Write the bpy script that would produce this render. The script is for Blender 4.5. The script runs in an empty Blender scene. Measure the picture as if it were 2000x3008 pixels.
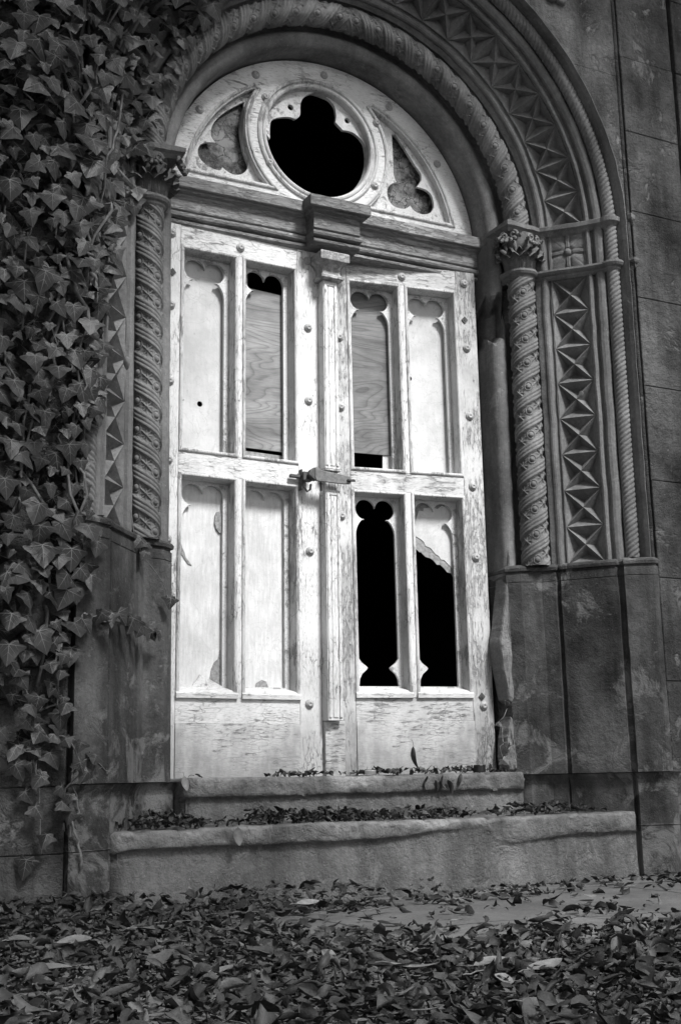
import bpy, bmesh, math, random
import numpy as np
from math import sin, cos, pi, radians, sqrt, hypot, atan2
from mathutils import Vector, Matrix, noise
from mathutils.geometry import tessellate_polygon
random.seed(7); rng = np.random.default_rng(7)
S = bpy.context.scene; COL = S.collection

# ------------------------------------------------------------------ camera
YAW, PIT, ROL = radians(27.68983512), radians(11.96661749), radians(-1.21912656)
fwd = Vector((sin(YAW)*cos(PIT), cos(YAW)*cos(PIT), sin(PIT)))
rgt = Vector((cos(YAW), -sin(YAW), 0)); up = rgt.cross(fwd)
r2 = cos(ROL)*rgt + sin(ROL)*up; u2 = -sin(ROL)*rgt + cos(ROL)*up
cam_d = bpy.data.cameras.new('camera'); cam = bpy.data.objects.new('camera', cam_d); COL.objects.link(cam)
cam.matrix_world = Matrix(((r2.x, u2.x, -fwd.x, -2.33244), (r2.y, u2.y, -fwd.y, -4.5), (r2.z, u2.z, -fwd.z, 0), (0, 0, 0, 1)))
cam_d.sensor_fit = 'VERTICAL'; cam_d.sensor_height = 36.0; cam_d.lens = 36.0*3680.18/3008.0
cam_d.clip_start = 0.05; cam_d.clip_end = 300
S.camera = cam

# ------------------------------------------------------------------ sky, sun, exposure
SUN_EL, SUN_AZ = radians(49), radians(13)          # azimuth measured from the wall normal towards +x
w = bpy.data.worlds.new('World'); S.world = w; w.use_nodes = True
nt = w.node_tree; nt.nodes.clear()
sky = nt.nodes.new('ShaderNodeTexSky'); sky.sky_type = 'NISHITA'; sky.sun_disc = False
sky.sun_elevation = SUN_EL; sky.sun_rotation = pi - SUN_AZ
bw = nt.nodes.new('ShaderNodeRGBToBW'); bg = nt.nodes.new('ShaderNodeBackground'); wo = nt.nodes.new('ShaderNodeOutputWorld')
nt.links.new(sky.outputs[0], bw.inputs[0]); nt.links.new(bw.outputs[0], bg.inputs[0]); nt.links.new(bg.outputs[0], wo.inputs[0])
bg.inputs[1].default_value = 0.08
sd = bpy.data.lights.new('sun', 'SUN'); sd.energy = 2.5; sd.angle = radians(14); sd.color = (1, 1, 1)
so = bpy.data.objects.new('sun', sd); COL.objects.link(so)
sdir = Vector((sin(SUN_AZ)*cos(SUN_EL), -cos(SUN_AZ)*cos(SUN_EL), sin(SUN_EL)))
so.rotation_euler = sdir.to_track_quat('Z', 'Y').to_euler(); so.location = sdir*20
S.view_settings.view_transform = 'Standard'; S.view_settings.look = 'None'
S.view_settings.exposure = 1.76; S.view_settings.gamma = 1

# ------------------------------------------------------------------ helpers
class MB:
    def __init__(s): s.v = []; s.f = []; s.m = []; s.t = []
    def add(s, vs, fs, mi=0, tone=.5):
        o = len(s.v); s.v += [tuple(map(float, p)) for p in vs]; s.t += [tone]*len(vs)
        s.f += [tuple(i+o for i in f) for f in fs]; s.m += [mi]*len(fs)
    def box(s, x0, x1, y0, y1, z0, z1, **k):
        s.add([(x0,y0,z0),(x1,y0,z0),(x1,y1,z0),(x0,y1,z0),(x0,y0,z1),(x1,y0,z1),(x1,y1,z1),(x0,y1,z1)],
              [(0,3,2,1),(4,5,6,7),(0,1,5,4),(1,2,6,5),(2,3,7,6),(3,0,4,7)], **k)
    def grid(s, A, cu=False, cv=False, **k):
        n, m = A.shape[:2]; fs = []
        for i in range(n if cu else n-1):
            a = (i % n)*m; b = ((i+1) % n)*m
            for j in range(m if cv else m-1):
                j2 = (j+1) % m; fs.append((a+j, b+j, b+j2, a+j2))
        s.add(A.reshape(-1, 3), fs, **k)
    def plate(s, outer, holes, y0, y1, **k):          # polygon in x,z with holes, thickness y0..y1
        loops = [outer]+holes
        tri = tessellate_polygon([[Vector((p[0], p[1], 0)) for p in l] for l in loops])
        flat = [p for l in loops for p in l]; n = len(flat)
        vs = [(p[0], y0, p[1]) for p in flat]+[(p[0], y1, p[1]) for p in flat]
        fs = [tuple(t) for t in tri]+[tuple(i+n for i in reversed(t)) for t in tri]
        o = 0
        for l in loops:
            for i in range(len(l)):
                a = o+i; b = o+(i+1) % len(l); fs.append((a, b, b+n, a+n))
            o += len(l)
        s.add(vs, fs, **k)
    def prism(s, pts, z0, z1, **k):                   # plan polygon extruded in z
        n = len(pts)
        s.add([(p[0], p[1], z0) for p in pts]+[(p[0], p[1], z1) for p in pts],
              [(i, (i+1) % n, (i+1) % n+n, i+n) for i in range(n)]+[tuple(range(n-1, -1, -1)), tuple(range(n, 2*n))], **k)
    def lathe(s, prof, c, axis='z', n=20, **k):       # prof: (r, h)
        A = np.zeros((n, len(prof), 3))
        for i in range(n):
            a = 2*pi*i/n
            for j, (r, h) in enumerate(prof):
                A[i, j] = (r*cos(a), r*sin(a), h) if axis == 'z' else (r*cos(a), -h, r*sin(a))
        s.grid(A+np.array(c), cu=True, **k)
    def tube(s, path, rad, n=6, **k):
        P = [Vector(p) for p in path]; m = len(P); A = np.zeros((m, n, 3))
        for i, p in enumerate(P):
            d = (P[min(i+1, m-1)]-P[max(i-1, 0)]).normalized()
            a = d.orthogonal().normalized() if i == 0 else (pa-d*pa.dot(d)).normalized()
            pa = a; b = d.cross(a); r = rad[i] if hasattr(rad, '__len__') else rad
            for j in range(n): A[i, j] = p+a*cos(2*pi*j/n)*r+b*sin(2*pi*j/n)*r
        o = len(s.v); s.grid(A, cv=True, **k); s.f.append(tuple(range(o, o+n))); s.m.append(k.get('mi', 0)); s.f.append(tuple(range(o+(m-1)*n, o+m*n))); s.m.append(k.get('mi', 0))
    def build(s, name, mats, parent=None, smooth=False, bev=0, tone=False, label=None):
        me = bpy.data.meshes.new(name); me.from_pydata(s.v, [], s.f)
        if not isinstance(mats, (list, tuple)): mats = [mats]
        for m_ in mats: me.materials.append(m_)
        me.polygons.foreach_set('material_index', s.m)
        if tone:
            at = me.attributes.new('tone', 'FLOAT', 'POINT'); at.data.foreach_set('value', s.t)
        if bev:
            bm = bmesh.new(); bm.from_mesh(me)
            bmesh.ops.recalc_face_normals(bm, faces=bm.faces)
            es = [e for e in bm.edges if len(e.link_faces) == 2 and e.calc_face_angle(0) > .5]
            bmesh.ops.bevel(bm, geom=es, offset=bev, segments=2, profile=.6, affect='EDGES', clamp_overlap=True)
            bm.to_mesh(me); bm.free()
        if smooth: me.polygons.foreach_set('use_smooth', [True]*len(me.polygons))
        me.update(); o = bpy.data.objects.new(name, me); COL.objects.link(o)
        if parent: o.parent = parent
        if label: o['label'] = label
        return o
def thing(name, label, cat, loc=(0, 0, 0), group=None, kind=None):
    o = bpy.data.objects.new(name, None); COL.objects.link(o); o.location = loc; o.empty_display_size = .1
    return tag(o, label, cat, group, kind)
def tag(o, label, cat, group=None, kind=None):
    o['label'] = label; o['category'] = cat
    if group: o['group'] = group
    if kind: o['kind'] = kind
    return o
def dup(root, label=None):
    r = root.copy(); COL.objects.link(r)
    for ch in list(root.children):
        c = ch.copy(); COL.objects.link(c); c.parent = r
    if label: r['label'] = label
    return r
def nz(x, y, z, o=3): return noise.fractal(Vector((x, y, z)), 1.0, 2.0, o)

# ------------------------------------------------------------------ materials
def newmat(name):
    m = bpy.data.materials.new(name); m.use_nodes = True; t = m.node_tree
    return m, t, t.nodes['Principled BSDF'], lambda k: t.nodes.new('ShaderNode'+k), t.links.new
def g3(v): return (v, v, v, 1)
def coords(t, N, L, scale, obj=True):
    tc = N('TexCoord'); mp = N('Mapping'); mp.inputs['Scale'].default_value = scale
    L(tc.outputs['Object'], mp.inputs[0]); return mp.outputs[0]
def noi(N, L, vec, sc, det=4, rough=.6, dist=0):
    n = N('TexNoise'); n.inputs['Scale'].default_value = sc; n.inputs['Detail'].default_value = det
    n.inputs['Roughness'].default_value = rough; n.inputs['Distortion'].default_value = dist; L(vec, n.inputs['Vector']); return n.outputs['Fac']
def ramp(N, L, fac, stops, interp='LINEAR'):
    r = N('ValToRGB'); r.color_ramp.interpolation = interp; e = r.color_ramp.elements
    while len(e) < len(stops): e.new(.5)
    for i, (p, v) in enumerate(stops): e[i].position = p; e[i].color = g3(v)
    L(fac, r.inputs[0]); return r.outputs[0]
def mth(N, L, op, a, b=None):
    n = N('Math'); n.operation = op
    for i, v in enumerate((a, b)):
        if v is None: continue
        if isinstance(v, (int, float)): n.inputs[i].default_value = v
        else: L(v, n.inputs[i])
    return n.outputs[0]
def mix(N, L, fac, a, b):
    n = N('Mix'); n.data_type = 'FLOAT'
    for i, v in enumerate((fac, a, b)):
        s = n.inputs[(0, 2, 3)[i]]
        if isinstance(v, (int, float)): s.default_value = v
        else: L(v, s)
    return n.outputs[0]
def bump(N, L, b, h, dist, strength=1.0, prev=None):
    n = N('Bump'); n.inputs['Distance'].default_value = dist; n.inputs['Strength'].default_value = strength
    L(h, n.inputs['Height'])
    if prev is not None: L(prev, n.inputs['Normal'])
    L(n.outputs[0], b.inputs['Normal']); return n.outputs[0]

def stone(name, base, var=.45, stain=.5, patch=.35, grain=.0015, seed=0, rough=.9, patchv=2.2, pth=.60, psoft=0, low=0):
    m, t, b, N, L = newmat(name)
    v = coords(t, N, L, (1, 1, 1)); vs = coords(t, N, L, (7, 7, .9))
    mo = N('Mapping'); mo.inputs['Location'].default_value = (seed*3.1, seed*1.7, seed*.9); L(v, mo.inputs[0]); v2 = mo.outputs[0]
    big = ramp(N, L, noi(N, L, v2, 2.6, 5, .65), [(.3, 1-var), (.7, 1+var)])
    fine = ramp(N, L, noi(N, L, v2, 60, 5, .7), [(.25, .72), (.75, 1.28)])
    run = ramp(N, L, noi(N, L, vs, 1.3, 5, .6), [(.35, 1-stain), (.6, 1.05)])
    c = mth(N, L, 'MULTIPLY', mth(N, L, 'MULTIPLY', big, fine), mth(N, L, 'MULTIPLY', run, base))
    pn = noi(N, L, v2, 5.5, 7, .72, .6)
    if low:
        sx = N('SeparateXYZ'); L(v, sx.inputs[0]); pn = mth(N, L, 'ADD', pn, ramp(N, L, mth(N, L, 'SUBTRACT', .5, sx.outputs[2]), [(0, 0), (.8, low)]))
    pm = ramp(N, L, pn, [(pth, 0), (pth+.05+psoft, patch)])
    c = mix(N, L, pm, c, base*patchv)
    sp = ramp(N, L, noi(N, L, v2, 170, 2, .5), [(.68, 0), (.76, .55)])
    c = mix(N, L, sp, c, base*3.0)
    L(c, b.inputs['Base Color']); b.inputs['Roughness'].default_value = rough; b.inputs['Specular IOR Level'].default_value = .25
    h = mth(N, L, 'ADD', mth(N, L, 'MULTIPLY', noi(N, L, v2, 130, 5, .7), .6), mth(N, L, 'MULTIPLY', noi(N, L, v2, 18, 5, .65), 1.6))
    h = mth(N, L, 'SUBTRACT', h, mth(N, L, 'MULTIPLY', pm, .8))
    bump(N, L, b, h, grain*2.2)
    return m

def paint(name, grain, paintv=.78, wood=.24, thr=.60, dirt=.25, seed=0, crack=1.0, cover=0.0):
    # flaking oil paint over weathered wood; grain = 'x','z' or None
    m, t, b, N, L = newmat(name)
    sc = {'x': (1, 6, 6), 'z': (6, 6, 1), 'n': (3, 3, 3)}[grain]
    tc = N('TexCoord'); mp = N('Mapping'); mp.inputs['Scale'].default_value = sc; mp.inputs['Location'].default_value = (seed*2.3, seed, seed*1.3)
    L(tc.outputs['Object'], mp.inputs[0]); v = mp.outputs[0]; vo = coords(t, N, L, (1, 1, 1))
    zone = noi(N, L, vo, 2.6, 5, .65)
    thr += .105
    fl = mth(N, L, 'ADD', mth(N, L, 'MULTIPLY', noi(N, L, v, 11, 6, .72, .4), .75), mth(N, L, 'MULTIPLY', zone, .60))
    mask = ramp(N, L, fl, [(thr, 0), (thr+.025, 1)])
    edge = ramp(N, L, fl, [(thr-.05, 0), (thr-.008, .6), (thr+.004, 1), (thr+.02, 0)])
    cr = N('TexVoronoi'); cr.feature = 'DISTANCE_TO_EDGE'; cr.inputs['Scale'].default_value = 26
    wv = N('Mapping'); wv.inputs['Scale'].default_value = {'x': (.55, 1, 2.6), 'z': (2.6, 1, .55), 'n': (1, 1, 1)}[grain]
    L(tc.outputs['Object'], wv.inputs[0])
    nd = N('TexNoise'); nd.inputs['Scale'].default_value = 30; nd.inputs['Detail'].default_value = 3; L(wv.outputs[0], nd.inputs[0])
    ad = N('VectorMath'); ad.operation = 'MULTIPLY_ADD'; L(nd.outputs['Color'], ad.inputs[0]); ad.inputs[1].default_value = (.035, .035, .035); L(wv.outputs[0], ad.inputs[2])
    L(ad.outputs[0], cr.inputs['Vector'])
    ck = ramp(N, L, cr.outputs['Distance'], [(.0, 1), (.035, 0)])
    cz = ramp(N, L, noi(N, L, vo, 5.5, 3, .6), [(.42, 0), (.62, 1)])
    ck = mth(N, L, 'MULTIPLY', mth(N, L, 'MULTIPLY', ck, cz), crack)
    pits = ramp(N, L, noi(N, L, v, 46, 4, .65), [(.55, 0), (.63, .85)])
    gr = noi(N, L, v, 22, 6, .7, .3)
    woodc = mth(N, L, 'MULTIPLY', ramp(N, L, gr, [(.3, .55), (.7, 1.35)]), wood)
    dt = ramp(N, L, noi(N, L, vo, 4.2, 6, .65), [(.35, 1-dirt), (.6, 1.0)])
    dt = mth(N, L, 'MULTIPLY', dt, ramp(N, L, noi(N, L, v, 60, 4, .7), [(.3, .86), (.7, 1.04)]))
    sz = N('SeparateXYZ'); L(vo, sz.inputs[0])
    gm = mth(N, L, 'ADD', ramp(N, L, sz.outputs[2], [(0, .42), (.30, .0)]), mth(N, L, 'MULTIPLY', mth(N, L, 'SUBTRACT', noi(N, L, coords(t, N, L, (2.5, 2.5, 1)), 3, 6, .7), .5), .9))
    gm = ramp(N, L, gm, [(.05, 1), (.42, .55)])
    pc = mth(N, L, 'MULTIPLY', mth(N, L, 'MULTIPLY', dt, gm), paintv)
    pits = mth(N, L, 'MULTIPLY', pits, ramp(N, L, zone, [(.38, .25), (.6, 1)]))
    pc = mix(N, L, ck, pc, .16); pc = mix(N, L, pits, pc, .3)
    c = mix(N, L, mask, pc, woodc)
    c = mth(N, L, 'MULTIPLY', c, mth(N, L, 'SUBTRACT', 1.0, mth(N, L, 'MULTIPLY', edge, .45)))
    if cover: c = mix(N, L, cover, c, woodc)
    L(c, b.inputs['Base Color']); b.inputs['Roughness'].default_value = .72; b.inputs['Specular IOR Level'].default_value = .3
    h = mth(N, L, 'SUBTRACT', mth(N, L, 'MULTIPLY', gr, .35), mth(N, L, 'MULTIPLY', mask, .8))
    h = mth(N, L, 'SUBTRACT', h, mth(N, L, 'MULTIPLY', ck, .9)); h = mth(N, L, 'SUBTRACT', h, mth(N, L, 'MULTIPLY', pits, .4))
    bump(N, L, b, h, .0022)
    return m

def plain(name, v, rough=.6, metal=0, var=.25, sc=30, bd=.0008, spec=.4):
    m, t, b, N, L = newmat(name); vec = coords(t, N, L, (1, 1, 1)); n = noi(N, L, vec, sc, 5, .65)
    L(mth(N, L, 'MULTIPLY', ramp(N, L, n, [(.3, 1-var), (.7, 1+var)]), v), b.inputs['Base Color'])
    b.inputs['Roughness'].default_value = rough; b.inputs['Metallic'].default_value = metal; b.inputs['Specular IOR Level'].default_value = spec
    bump(N, L, b, n, bd); return m
def leafmat(name, lo, hi, rough, spec, bd=.0015, sc=60, sub=.12):
    m, t, b, N, L = newmat(name); at = N('Attribute'); at.attribute_name = 'tone'
    vec = coords(t, N, L, (1, 1, 1)); n = noi(N, L, vec, sc, 4, .65)
    c = mth(N, L, 'MULTIPLY', ramp(N, L, at.outputs['Fac'], [(0, lo), (1, hi)]), ramp(N, L, n, [(.3, .7), (.7, 1.3)]))
    L(c, b.inputs['Base Color']); b.inputs['Roughness'].default_value = rough; b.inputs['Specular IOR Level'].default_value = spec
    bump(N, L, b, n, bd); return m
def plywood(name, base):
    m, t, b, N, L = newmat(name); v = coords(t, N, L, (.9, 1, 4.6))
    n0 = noi(N, L, v, 1.25, 2.5, .45, .5)
    fr = N('Math'); fr.operation = 'FRACT'; L(mth(N, L, 'MULTIPLY', n0, 21), fr.inputs[0])
    ring = ramp(N, L, fr.outputs[0], [(0, .98), (.35, 1.12), (.72, .92), (.93, .62), (1, .95)])
    fine = noi(N, L, coords(t, N, L, (2.2, 3, 60)), 5, 6, .75); bl = noi(N, L, coords(t, N, L, (3, 3, 7)), 1.6, 4, .6)
    c = mth(N, L, 'MULTIPLY', ring, mth(N, L, 'MULTIPLY', ramp(N, L, fine, [(.3, .7), (.7, 1.25)]), ramp(N, L, bl, [(.3, .6), (.7, 1.35)])))
    c = mth(N, L, 'MULTIPLY', c, base)
    L(c, b.inputs['Base Color']); b.inputs['Roughness'].default_value = .7; bump(N, L, b, fine, .0004); return m
def boardmat(name, base=.72, streak=.1):
    m, t, b, N, L = newmat(name); v = coords(t, N, L, (1, 1, 1)); vs = coords(t, N, L, (40, 40, 5))
    c = mth(N, L, 'MULTIPLY', ramp(N, L, noi(N, L, vs, 2.5, 6, .7), [(.3, 1-streak*1.6), (.65, 1.03)]), ramp(N, L, noi(N, L, v, 5, 6, .65), [(.32, .74), (.62, 1.03)]))
    c = mth(N, L, 'MULTIPLY', c, base); sp = ramp(N, L, noi(N, L, v, 75, 4, .65), [(.64, 0), (.72, .55)])
    c = mix(N, L, sp, c, base*.45)
    sc = N('TexNoise'); sc.inputs['Scale'].default_value = 7; sc.inputs['Detail'].default_value = 7; sc.inputs['Distortion'].default_value = 1.5; L(v, sc.inputs[0])
    c = mix(N, L, ramp(N, L, sc.outputs['Fac'], [(.488, 0), (.495, .35), (.505, .35), (.512, 0)]), c, base*.6)
    L(c, b.inputs['Base Color']); b.inputs['Roughness'].default_value = .6; b.inputs['Specular IOR Level'].default_value = .3
    bump(N, L, b, noi(N, L, v, 120, 4), .0006); return m

M = {}
M['ashlar'] = stone('ashlar_stone', .058, .8, .6, .8, .0065, seed=1, patchv=2.1, pth=.56)
M['carved'] = stone('carved_stone', .150, .4, .35, .35, .0012, seed=2, patchv=1.9)
M['pedestal'] = stone('pedestal_stone', .080, .75, .6, .7, .0028, seed=3, patchv=2.4, pth=.565, psoft=.03, low=.11)
M['reveal'] = stone('reveal_stone', .075, .35, .35, .3, .001, seed=4)
M['raw'] = stone('broken_stone', .17, .3, .2, .2, .003, seed=5)
M['step'] = stone('step_stone', .150, .5, .4, .7, .005, seed=6, patchv=1.7, pth=.55, psoft=.06)
def worn():
    m = M['step'].copy(); m.name = 'worn_step_stone'; t = m.node_tree; b = t.nodes['Principled BSDF']
    N = lambda k: t.nodes.new('ShaderNode'+k); L = t.links.new
    src = b.inputs['Base Color'].links[0].from_socket; at = N('Attribute'); at.attribute_name = 'tone'
    tc = N('TexCoord'); f = mth(N, L, 'MULTIPLY', at.outputs['Fac'], ramp(N, L, noi(N, L, tc.outputs['Object'], 30, 4, .7), [(.35, .3), (.6, 1)]))
    L(mix(N, L, f, src, .34), b.inputs['Base Color']); return m
M['step_worn'] = worn()
M['slab'] = stone('flagstone', .15, .35, .1, .3, .003, seed=7)
def toned():
    m = M['ashlar'].copy(); m.name = 'ashlar_blocks'; t = m.node_tree; b = t.nodes['Principled BSDF']
    N = lambda k: t.nodes.new('ShaderNode'+k); L = t.links.new
    src = b.inputs['Base Color'].links[0].from_socket; at = N('Attribute'); at.attribute_name = 'tone'
    L(mth(N, L, 'MULTIPLY', ramp(N, L, at.outputs['Fac'], [(0, .6), (1, 1.0)]), mth(N, L, 'MULTIPLY', src, 2.0)), b.inputs['Base Color']); return m
M['ashlar_b'] = toned()
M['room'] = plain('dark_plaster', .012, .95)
M['pz'] = paint('flaking_paint_upright', 'z', .67, .30, .685, .2, 1)
M['px'] = paint('flaking_paint_rail', 'x', .67, .30, .685, .2, 2)
M['pzw'] = paint('worn_paint_upright', 'z', .58, .30, .64, .3, 3)
M['pxr'] = paint('rough_grey_paint_rail', 'x', .58, .32, .635, .32, 12)
M['pzr'] = paint('rough_grey_paint_upright', 'z', .55, .34, .60, .35, 9)
M['pcap'] = paint('worn_capital_paint', 'n', .50, .25, .62, .4, 10)
M['pn'] = paint('flaking_paint_tracery', 'n', .64, .3, .66, .22, 4, .5)
M['pk'] = paint('kick_board_paint', 'x', .64, .33, .655, .4, 5, .8)
M['tran'] = paint('bare_transom_wood', 'x', .33, .19, .56, .35, 6, 1.0)
M['tran_dark'] = paint('dark_transom_wood', 'x', .22, .13, .56, .4, 7, 1.0)
M['reveal_w'] = paint('window_reveal_paint', 'z', .5, .2, .60, .35, 8, 1.0)
M['bolt'] = plain('painted_iron_bolt', .30, .6, 0, .35, 60)
M['rust'] = plain('rusty_iron', .07, .75, .2, .5, 50)
M['iron'] = plain('grey_iron', .13, .6, .3, .4, 60)
M['board'] = boardmat('white_board', .53, .04); M['board2'] = boardmat('peeling_board', .64, .14)
M['ply'] = plywood('plywood', .18); M['ply2'] = plywood('grey_plywood', .14)
M['edge'] = plain('torn_fibreboard', .22, .9, 0, .4, 80, .002)
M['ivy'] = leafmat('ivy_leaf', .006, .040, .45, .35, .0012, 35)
M['vein'] = plain('ivy_vein', .15, .5, 0, .2)
M['stem'] = plain('ivy_stem', .13, .85, 0, .5, 40, .002)
M['stem_pale'] = plain('pale_ivy_stem', .17, .85, 0, .4, 40, .002)
M['litter'] = leafmat('dry_leaf', .005, .12, .62, .35, .003, 60)
M['pale'] = leafmat('pale_dry_leaf', .07, .26, .6, .35, .003, 45)
M['soil'] = plain('soil', .03, .95, 0, .6, 25, .01)
M['tin'] = plain('tin', .9, .35, .5, .1, 10); M['black'] = plain('black_plastic', .012, .35, 0, .2)
M['bark'] = plain('bark', .06, .9, 0, .5, 12, .01)
def glassmat():
    m, t, b, N, L = newmat('cracked_glass_painted_reflection'); v = coords(t, N, L, (1, 1, 1))
    nd = N('TexNoise'); nd.inputs['Scale'].default_value = 9; nd.inputs['Detail'].default_value = 5; L(v, nd.inputs[0])
    ad = N('VectorMath'); ad.operation = 'MULTIPLY_ADD'; L(nd.outputs['Color'], ad.inputs[0]); ad.inputs[1].default_value = (.22, .22, .22); L(v, ad.inputs[2])
    cr = N('TexVoronoi'); cr.feature = 'DISTANCE_TO_EDGE'; cr.inputs['Scale'].default_value = 13; L(ad.outputs[0], cr.inputs['Vector'])
    ck = ramp(N, L, cr.outputs['Distance'], [(0, 1), (.05, 0)])
    refl_mott = ramp(N, L, noi(N, L, v, 11, 6, .75), [(.40, .02), (.60, .22)])  # tree reflections imitated by mottling in the glass colour
    L(mix(N, L, ck, refl_mott, .02), b.inputs['Base Color']); b.inputs['Roughness'].default_value = .12; b.inputs['Specular IOR Level'].default_value = .8
    bump(N, L, b, noi(N, L, v, 6, 2), .002); return m
M['glass'] = glassmat()

# ------------------------------------------------------------------ portal geometry
ZC = 2.365                                     # springing of the arch
A47 = radians(47); D2 = np.array([cos(A47), -sin(A47)]); N2 = np.array([-sin(A47), -cos(A47)]); S0 = np.array([.985, -.263])
def sp(t, h=0):                                # splay coordinates -> (s, y)
    p = S0+D2*t+N2*h; return (float(p[0]), float(p[1]))
def arc(cx, cy, r, a0, a1, n):
    return [(cx+r*cos(radians(a0+(a1-a0)*i/n)), cy+r*sin(radians(a0+(a1-a0)*i/n))) for i in range(n+1)]
def sweep(mb, prof, path, jitter=.0012, seed=0, close=False):
    """prof: list of (s,y); path: list of ('z',z,side) or ('a',theta)"""
    A = np.zeros((len(path), len(prof), 3))
    for i, p in enumerate(path):
        for j, (s, y) in enumerate(prof):
            if p[0] == 'z': q = (p[2]*s, y, p[1])
            else: q = (s*cos(p[1]), y, ZC+s*sin(p[1]))
            n = nz(q[0]*9+seed, q[1]*9, q[2]*9)*jitter*2.2
            A[i, j] = (q[0]+n*.6, q[1]-n, q[2])
    mb.grid(A)
def dens(prof, d=.012):
    out = [prof[0]]
    for a, b in zip(prof, prof[1:]):
        k = max(1, int(hypot(b[0]-a[0], b[1]-a[1])/d))
        out += [(a[0]+(b[0]-a[0])*i/k, a[1]+(b[1]-a[1])*i/k) for i in range(1, k+1)]
    return out
P_rev = [(.785, .14), (.757, .12), (.757, -.075)]
P_roll = arc(.792, -.098, .036, 168, 320, 10)
P_nook = [(.835, -.105), (.86, -.10), (.90, -.125), (.925, -.165), sp(-.073, -.02), sp(-.072, .0), sp(-.048, .004)]
P_bead = [sp(-.042, .010), sp(-.034, .013), sp(-.026, .012), sp(-.020, .006), sp(-.016, -.006), sp(-.008, -.008), sp(-.004, .0), sp(.0, .0)]
P_out = [sp(.157, 0), sp(.160, .0), sp(.163, .008), sp(.170, .012), sp(.178, .010), sp(.182, .002), sp(.185, -.008), sp(.192, -.008), sp(.196, .004),
         sp(.205, .013), sp(.218, .015), sp(.230, .012), sp(.237, .003), sp(.241, -.02), sp(.262, -.04), sp(.285, -.035), sp(.300, -.012), (1.200, -.510), (1.205, -.531), (1.2085, -.531)]
P_a = dens(P_rev+P_roll+P_nook+P_bead, .02)
P_b = dens(P_out, .02)
portal = thing('stone_doorway', 'weathered round-arched sandstone doorway with carved spiral, star and rope mouldings around the white doors', 'doorway', (0, 0, -.4))
portal.location = (0, 0, 0)
Z_PED = .872; Z_CAP0 = 2.164; Z_CAP1 = 2.41
def zpath(z0, z1, side, d=.03):
    n = max(2, int((z1-z0)/d)); return [('z', z0+(z1-z0)*i/n, side) for i in range(n+1)]
APATH = [('a', pi*i/150) for i in range(151)]
for side, nm in ((1, 'right'), (-1, 'left')):
    # jamb; on the right the reveal roll is broken away between 1.86 and 2.12 and below .9
    mb = MB()
    if side < 0: sweep(mb, P_a, zpath(-.02, ZC, side), seed=3)
    else:
        A = []; path = zpath(-.02, ZC, side, .015)
        for p in path:
            z = p[1]; row = []
            for (s, y) in P_a:
                q = [s, y, z]; n = nz(s*9, y*9, z*9)*.0026; cut = 0
                if y < .1 and s < .84:
                    b1 = max(0, 1-abs(z-1.98-nz(s*8, y*8, 3)*.12)/.11)*(1 if s < .80 else .2)
                    b2 = 1 if z < .33+nz(s*20, y*20, z*3)*.12 else 0
                    cut = min(1, b1*2.2)*max(0, min(1, (.12-y)/.12)); cut = max(cut, b2*.8 if y < .0 and z > .22 else 0)
                row.append((q[0]+n+cut*.05, q[1]-n+cut*.12*(1 if y < .05 else 0), z))
            A.append(row)
        mb.grid(np.array(A))
    sweep(mb, P_b, zpath(Z_PED-.02, ZC, side), seed=4)
    mb.build('jamb', M['reveal'] if 0 else M['carved'], portal, smooth=False)
mb = MB(); sweep(mb, dens(P_rev+P_roll+P_nook+P_bead, .02), APATH, .0015, 5); sweep(mb, P_b, APATH, .0012, 6)
mb.build('arch_moulding', M['carved'], portal)

# chip-carved star bands
def star_cells(mb, n, f):            # f(t, h, w): w cell index 0..n
    T = .157
    for k in range(n):
        a = [(0, k), (T, k), (T, k+1), (0, k+1)]; c = (T/2, k+.5)
        e = .06
        P = [f(t, random.uniform(-.0015, .0012), w_) for t, w_ in a]; C = f(c[0], .001, c[1])
        for i in range(4):
            p, q = a[i], a[(i+1) % 4]
            g = ((p[0]+q[0])*.5*.47+c[0]*.53, (p[1]+q[1])*.5*.47+c[1]*.53)
            G = f(g[0], -.042+random.uniform(-.004, .004), g[1]); o = len(mb.v)
            mb.add([P[i], P[(i+1) % 4], C, G], [(0, 1, 3), (1, 2, 3), (2, 0, 3)])
for side in (1, -1):
    mb = MB(); H = (Z_CAP0-Z_PED)/8
    star_cells(mb, 8, lambda t, h, w_: (side*sp(t, h)[0], sp(t, h)[1], Z_PED+H*w_))
    mb.build('star_panel', M['carved'], portal)
def fa(t, h, w_):
    s, y = sp(t, h); th = radians(2.2+w_*(175.6/21)); return (s*cos(th), y, ZC+s*sin(th))
mb = MB(); star_cells(mb, 21, fa); mb.build('star_band', M['carved'], portal)

# spiral columns / rolls: relief as a displaced cylinder
def relief(ph, w_, pitch=.110, r=.056):
    p = (w_/pitch+2*ph/(2*pi)) % 1.0
    if p < .47:
        q = p/.47; h = .0040*abs(sin(3*pi*q))**.6+.0005
        if q < .05 or q > .95: h = -.001
        return h
    q = (p-.47)/.53; k = (ph-radians(26))/(2*pi)*8; kc = round(k); dph = (k-kc)*(2*pi/8); u = dph*r
    vv = pitch*((q-.5)*.53-dph/pi); e = min(q, 1-q)
    h = -.0045
    if kc % 2 == 0:
        d = hypot(u, vv); R = .0125
        if d < R: h = -.005+sqrt(R*R-d*d)*.80
        elif .0160 < d < .0205 and e > .05: h = -.001
    else:
        m_ = max(abs(u), abs(vv)); a = abs(abs(u)-abs(vv)); bl = min(abs(u), abs(vv))
        if m_ < .024: h = -.0065+max(0, .0075-a*1.4)*(1 if m_ < .022 else .4)+max(0, .0045-bl*1.6)
    if e < .05: h = max(h, 0)
    return h
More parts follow.
